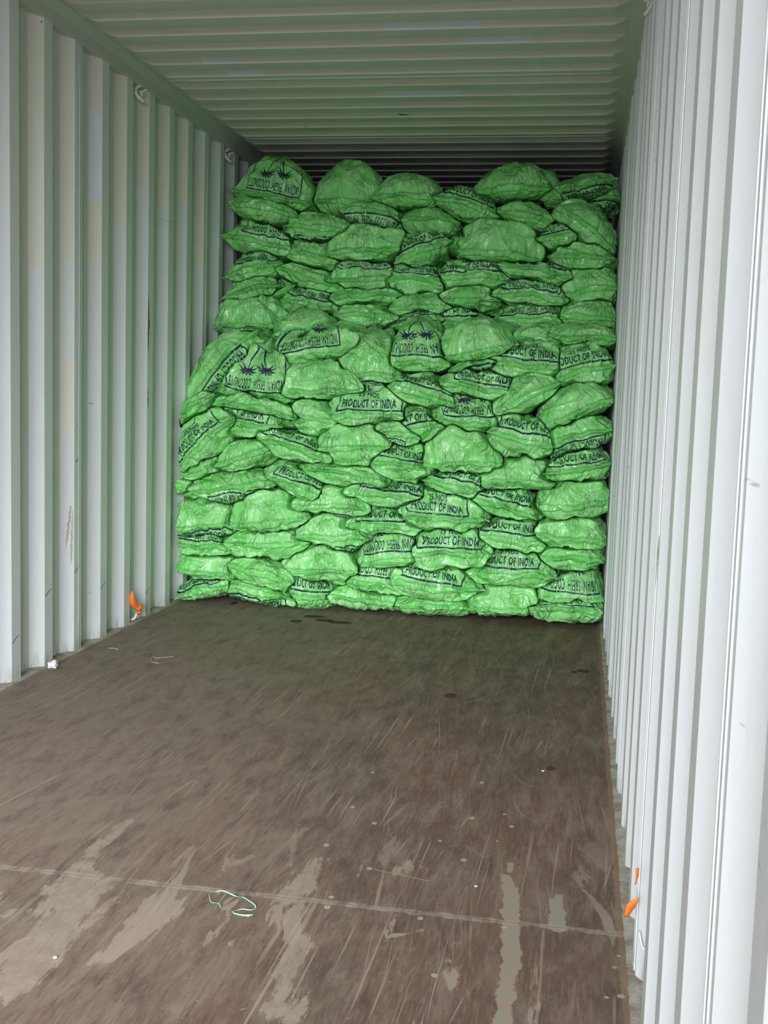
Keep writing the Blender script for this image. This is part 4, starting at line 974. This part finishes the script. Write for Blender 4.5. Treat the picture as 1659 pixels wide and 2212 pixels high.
    (2.184, 5.842, 0.156, 0.167, 0.193, 0.031, 1.4, 'F', 0.0, 0.05, 'green sack at the right wall, upside down print on top, second from the floor'),
    (0.145, 5.862, 0.073, 0.189, 0.067, 0.067, 13.6, 'P', -0.04, 0.02, 'bottom left corner green sack on the floor reading PRO, white tie at the wall'),
    (0.491, 5.852, 0.092, 0.222, 0.052, 0.096, -6.4, 'p', 0.0, 0.03, 'green sack on the floor near the left wall, upside down PRODUCT OF INDIA in front'),
    (0.785, 5.852, 0.081, 0.122, 0.154, 0.095, 1.6, 'P', 0.0, 0.045, 'narrow green sack on the floor reading ODUCT OF I'),
    (1.073, 5.861, 0.074, 0.209, 0.068, 0.068, -2.4, '', 0, 0, 'flattened plain green sack on the floor just right of the narrow ODUCT OF I one'),
    (1.435, 5.851, 0.073, 0.232, 0.059, 0.072, -0.4, '', 0, 0, 'crumpled green sack on the floor under the clearest framed print, loose flap at its right'),
    (1.826, 5.851, 0.079, 0.214, 0.183, 0.061, 3.5, '', 0, 0, 'plain green sack on the floor right of centre under the pyramid shaped one'),
    (2.146, 5.831, 0.096, 0.202, 0.071, 0.087, 0.6, 'F', 0.0, 0.025, 'bottom right green sack on the floor against the right wall'),
]

sacks = [Sack(i, r) for i, r in enumerate(SACKS)]
sack_obj = []
TIES = [('top right corner with a white tie', 1), ('white tie at its right', 1), ('white tie at the wall', -1), ('wide green sack reading UCT', 1), ('directly above the clearest', 1), ('pyramid shaped green sack with 25', 1),
        ('CT OF INDIA sloping down', 1), ('with the clearest framed', 1), ('left one of the twin domes', 1), ('stitched green sack at the right wall', -1), ('T OF INDIA sloping steeply', 1), ('large peaked plain', 1)]
for s in sacks:
    geo = shape(s, sacks)
    c = Vector((s.x, s.y + .1, s.z))
    me = sack_mesh('coconut_sack', geo[0] - np.array(c), geo[1], geo[2])
    o = bpy.data.objects.new('coconut_sack', me); COL.objects.link(o); o.location = c
    me.materials.append(MAT_FILM)
    tag(o, s.label, 'sack', 'green plastic sacks of coconuts stacked in the container')
    sack_obj.append(o)
    dv, df = lay_on(s, geo, DV, [f for f in DF if abs(DV[f[0]][0]) < s.a * .95], False, 1.2, .0010)
    if df: link('stitching', mesh_from('stitching', dv - np.array(c), df), MAT_STITCH, o)
    for key, sd in TIES:
        if key in s.label: tie(o, s, geo, sd)
    if s.pr:
        A = ART_V.copy(); sk = s.r.uniform(-.06, .06)
        if s.pr == 'P': A2 = np.stack([A[:, 0] + s.us, A[:, 1] + max(s.vo * .75, .024) + A[:, 0] * sk], 1); below = False
        elif s.pr == 'F': A2 = np.stack([-A[:, 0] + s.us, .402 - A[:, 1] + max(s.vo * .75, .024) + A[:, 0] * sk], 1); below = False
        elif s.pr == 'p': A2 = np.stack([-A[:, 0] + s.us, A[:, 1] + max(s.vo, .014) + A[:, 0] * sk], 1); below = True
        else: A2 = np.stack([A[:, 0] + s.us, .402 - A[:, 1] + max(s.vo, .014) + A[:, 0] * sk], 1); below = True
        pv, pf = lay_on(s, geo, A2, ART_F, below, math.radians(66), .0013)
        if pf:
            k = link('printed_panel', mesh_from('printed_panel', pv - np.array(c), pf), MAT_INK, o)
            k['label'] = 'dark navy printed lettering and frame lines'

# ------------------------------------------------------------------ lashing hooks, rings, ribbons
MAT_HOOK = plain('white_painted_rod', (0.78, 0.79, 0.74), .4)
MAT_ORANGE = plain('orange_ribbon_cloth', (0.72, 0.17, 0.02), .6)
MAT_ROPE = plain('white_cord', (0.62, 0.60, 0.56), .8)
def hook(y, z, x0, s, label, k=1.0):
    V = []; F = []
    P = smooth_path([(x0 - s * .036, y + .012, z + .034), (x0 + s * .002, y + .006, z + .034), (x0 - s * .006, y - .020, z + .018), (x0 - s * .010, y - .030, z - .004),
                     (x0 - s * .002, y - .016, z - .026), (x0 + s * .014, y + .012, z - .040)], 5)
    tube_geo(V, F, P, .0085 * k, 10)
    o = link('lashing_hook', mesh_from('lashing_hook', [(a - x0, b - y, c - z) for a, b, c in V], F), MAT_HOOK, None, True)
    o.location = (x0, y, z)
    tag(o, label, 'hook', 'steel lashing hooks under the roof rails')
    V = []; F = []
    tube_geo(V, F, smooth_path([(s * .020, .034, .020), (s * .012, .020, .010), (s * .002, .002, .000), (s * .004, .014, -.012), (-s * .034, .026, -.022)], 5), .0055 * k, 8)
    link('hook_tip', mesh_from('hook_tip', V, F), MAT_HOOK, o, True)
hook(5.316, 2.610, 0.0, 1, 'white curved lashing hook under the left roof rail, nearer the camera')
hook(6.700, 2.605, 0.0, 1, 'white curved lashing hook under the left roof rail, just above the top left sack')
hook(4.22, 2.60, W, -1, 'tiny pale lashing hook under the right roof rail', .8)

def ring(x0, y, z, s, label):
    V = []; F = []
    P = smooth_path([(-s * .030, -.020, .004), (s * .004, -.024, .012), (s * .020, -.016, .050), (s * .024, .0, .066), (s * .020, .018, .050), (s * .004, .026, .012), (-s * .030, .022, .004)], 5)
    tube_geo(V, F, P, .0062, 10)
    o = link('lashing_ring', mesh_from('lashing_ring', V, F), MAT_ROPE, None, True); o.location = (x0, y, z)
    if s < 0: o.scale = (.4, .4, .5)
    tag(o, label, 'ring', 'lashing rings at the floor edge')
ring(0.004, 5.300, 0.012, 1, 'white lashing ring at the foot of the left wall, tied with an orange ribbon')
ring(W + 0.012, 2.262, 0.075, -1, 'white lashing ring at the foot of the right wall near the orange scrap')

def blade(V, F, pts, ws, th=.0012):
    P = smooth_path(pts, 4); n = len(P); wd = np.interp(np.linspace(0, 1, n), np.linspace(0, 1, len(ws)), ws); b = len(V)
    for i, q in enumerate(P):
        t = (P[min(i + 1, n - 1)] - P[max(i - 1, 0)]).normalized(); sd = t.cross(Vector((-.3, .9, -.2))).normalized(); nn = sd.cross(t)
        for a, c in ((-1, -1), (1, -1), (1, 1), (-1, 1)): V.append(tuple(q + sd * a * wd[i] / 2 + nn * (c * th / 2 + .15 * wd[i] * (abs(a) - .5))))
    for i in range(n - 1):
        for k in range(4): F.append((b + i * 4 + k, b + i * 4 + (k + 1) % 4, b + (i + 1) * 4 + (k + 1) % 4, b + (i + 1) * 4 + k))
    F.append((b + 3, b + 2, b + 1, b)); e = b + (n - 1) * 4; F.append((e, e + 1, e + 2, e + 3))
e = bpy.data.objects.new('orange_ribbon', None); COL.objects.link(e); e.location = (0.03, 5.27, 0.075); e.empty_display_size = .03
tag(e, 'orange cloth ribbon knotted round the lashing ring at the foot of the left wall', 'ribbon', 'orange ribbons on the lashing rings')
V = []; F = []
blade(V, F, [(.002, .004, .005), (-.012, -.030, .030), (-.014, -.042, .070), (-.012, -.046, .100)], [.022, .030, .026, .004])
link('ribbon_tail', mesh_from('ribbon_tail', V, F), MAT_ORANGE, e, True)
V = []; F = []
tube_geo(V, F, smooth_path([(0, -.012, -.002), (.010, .006, .010), (.004, .026, .018), (-.004, .030, .002), (.004, .008, -.010), (.006, -.006, -.022)], 5), .0115, 10, .8)
link('knot', mesh_from('knot', V, F), MAT_ORANGE, e, True)
e2 = bpy.data.objects.new('orange_ribbon', None); COL.objects.link(e2); e2.location = (W - .032, 2.250, 0.11); e2.empty_display_size = .03
tag(e2, 'small orange ribbon scrap on the lashing ring at the foot of the right wall', 'ribbon', 'orange ribbons on the lashing rings')
V = []; F = []
blade(V, F, [(-.004, .004, -.022), (.004, .0, .004), (.018, -.004, .024)], [.009, .019, .003]); link('ribbon_tail', mesh_from('ribbon_tail', V, F), MAT_ORANGE, e2, True)
V = []; F = []
blade(V, F, [(.008, -.028, .062), (.010, -.034, .082), (.010, -.036, .100)], [.002, .005, .008]); link('ribbon_tip', mesh_from('ribbon_tip', V, F), MAT_ORANGE, e2, True)
e2.location = (W - .022, 2.250, .165)

# crumpled white scrap with a red end
bm = bmesh.new(); bmesh.ops.create_icosphere(bm, subdivisions=3, radius=1)
r = random.Random(4)
for v in bm.verts:
    k = 1 + .22 * math.sin(v.co.x * 5 + v.co.y * 3) + .18 * math.sin(v.co.z * 7 + 1) * math.cos(v.co.y * 6) + r.uniform(-.05, .05)
    v.co = Vector((v.co.x * .020 * k, v.co.y * .024 * k, max(-.014, v.co.z * .017 * k) + .0145))
me = bpy.data.meshes.new('paper_scrap'); bm.to_mesh(me); bm.free()
sc = link('paper_scrap', me, plain('white_paper', (.70, .71, .74), .6)); sc.location = (.045, 4.32, 0)
tag(sc, 'crumpled white scrap with a red end lying at the foot of the left wall', 'litter')
V = []; F = []; tube_geo(V, F, [(-.008, .010, .026), (-.006, .014, .034), (-.004, .016, .040)], [.007, .006, .002], 8); link('red_end', mesh_from('red_end', V, F), plain('red_foil', (.35, .03, .03), .5), sc, True)

# torn green string, dry leaf, straws, bits on the floor
STRING = [(1.42, 2.375), (1.412, 2.387), (1.402, 2.397), (1.388, 2.402), (1.378, 2.418), (1.372, 2.437), (1.38, 2.456), (1.387, 2.461), (1.404, 2.454), (1.43, 2.441), (1.443, 2.442), (1.454, 2.439), (1.475, 2.418), (1.492, 2.407), (1.496, 2.396), (1.491, 2.378), (1.471, 2.375), (1.457, 2.373), (1.449, 2.369), (1.454, 2.357), (1.461, 2.352), (1.48, 2.357), (1.5, 2.36), (1.499, 2.351), (1.492, 2.346)]
V = []; F = []
P = smooth_path([(x, y, .004 + .003 * math.sin(i * 1.7)) for i, (x, y) in enumerate(STRING)], 3)
wid = [.0006, .0014, .0006, .001, .0008, .0005, .0007, .0022, .0026, .0024, .0005, .0022, .0022, .0020, .0016, .0018, .002, .0004, .0008, .0012, .0022, .0028, .0028, .002, .0008]
tube_geo(V, F, P, list(np.interp(np.linspace(0, 1, len(P)), np.linspace(0, 1, len(wid)), wid)), 6, .6)
o = link('plastic_string', mesh_from('plastic_string', V, F), plain('mint_plastic', (.36, .74, .46), .4), None, True)
tag(o, 'torn strip of pale green plastic string curled on the floorboards', 'string')
V = []; F = []
tube_geo(V, F, [(1.423, 2.39, .002), (1.431, 2.413, .004), (1.439, 2.429, .006), (1.454, 2.435, .004)], [.0006, .002, .003, .0012], 6, .35)
tag(link('dry_leaf', mesh_from('dry_leaf', V, F), plain('dry_brown_leaf', (.17, .07, .03), .7), None, True), 'thin brown dry leaf inside the loop of green string', 'leaf')
MAT_STRAW = plain('straw', (.46, .38, .28), .7)
def straw(pts, rad, lab, name='straw', mat=None, cat='straw', group='loose straws on the floor'):
    V = []; F = []
    tube_geo(V, F, smooth_path(pts, 4), rad, 6)
    o = link(name, mesh_from(name, V, F), mat or MAT_STRAW, None, True); tag(o, lab, cat, group)
straw([(.118, 4.715, .003), (.145, 4.709, .006), (.168, 4.707, .003)], .0016, 'short straight straw on the floor near the left wall')
straw([(.434, 4.516, .003), (.410, 4.522, .004), (.393, 4.535, .003), (.378, 4.575, .006), (.37, 4.614, .004), (.397, 4.585, .007), (.426, 4.616, .006), (.457, 4.652, .003)], .0013, 'bent zigzag straw on the floor left of the middle')
straw([(.006, 5.462, 2.014), (.004, 5.467, 2.035), (.006, 5.49, 2.040), (.012, 5.60, 2.050), (.008, 5.72, 2.058), (.004, 5.80, 2.064)], .0011, 'thin pale thread hanging across the left wall ribs', 'thread', MAT_ROPE, 'thread', None)
MAT_BIT = plain('white_chip', (.75, .76, .76), .6)
for (x, y, sz, lab) in ((1.155, 2.082, .0045, 'tiny white chip on the tan patch at the front left of the floor'), (1.985, 2.636, .004, 'tiny white chip near the board joint on the right of the floor'), (2.117, 3.539, .005, 'tiny white chip further back near the right side of the floor')):
    r = random.Random(int(x * 999)); bm = bmesh.new(); bmesh.ops.create_icosphere(bm, subdivisions=1, radius=sz)
    for v in bm.verts: v.co = Vector((v.co.x * r.uniform(.7, 1.4), v.co.y * r.uniform(.6, 1.3), v.co.z * .45 + sz * .45))
    me = bpy.data.meshes.new('chip'); bm.to_mesh(me); bm.free(); o = link('chip', me, MAT_BIT); o.location = (x, y, 0)
    tag(o, lab, 'litter', 'white chips on the floor')
V = []; F = []
tube_geo(V, F, [(1.130, 6.13, H - .006), (1.15, 6.14, H - .010), (1.175, 6.155, H - .007), (1.195, 6.18, H - .004)], [.001, .006, .004, .001], 6, .4)
tag(link('dark_scrap', mesh_from('dark_scrap', V, F), plain('dark_scrap', (.03, .03, .025), .8), None, True), 'small dark scrap stuck to the underside of the roof', 'litter')
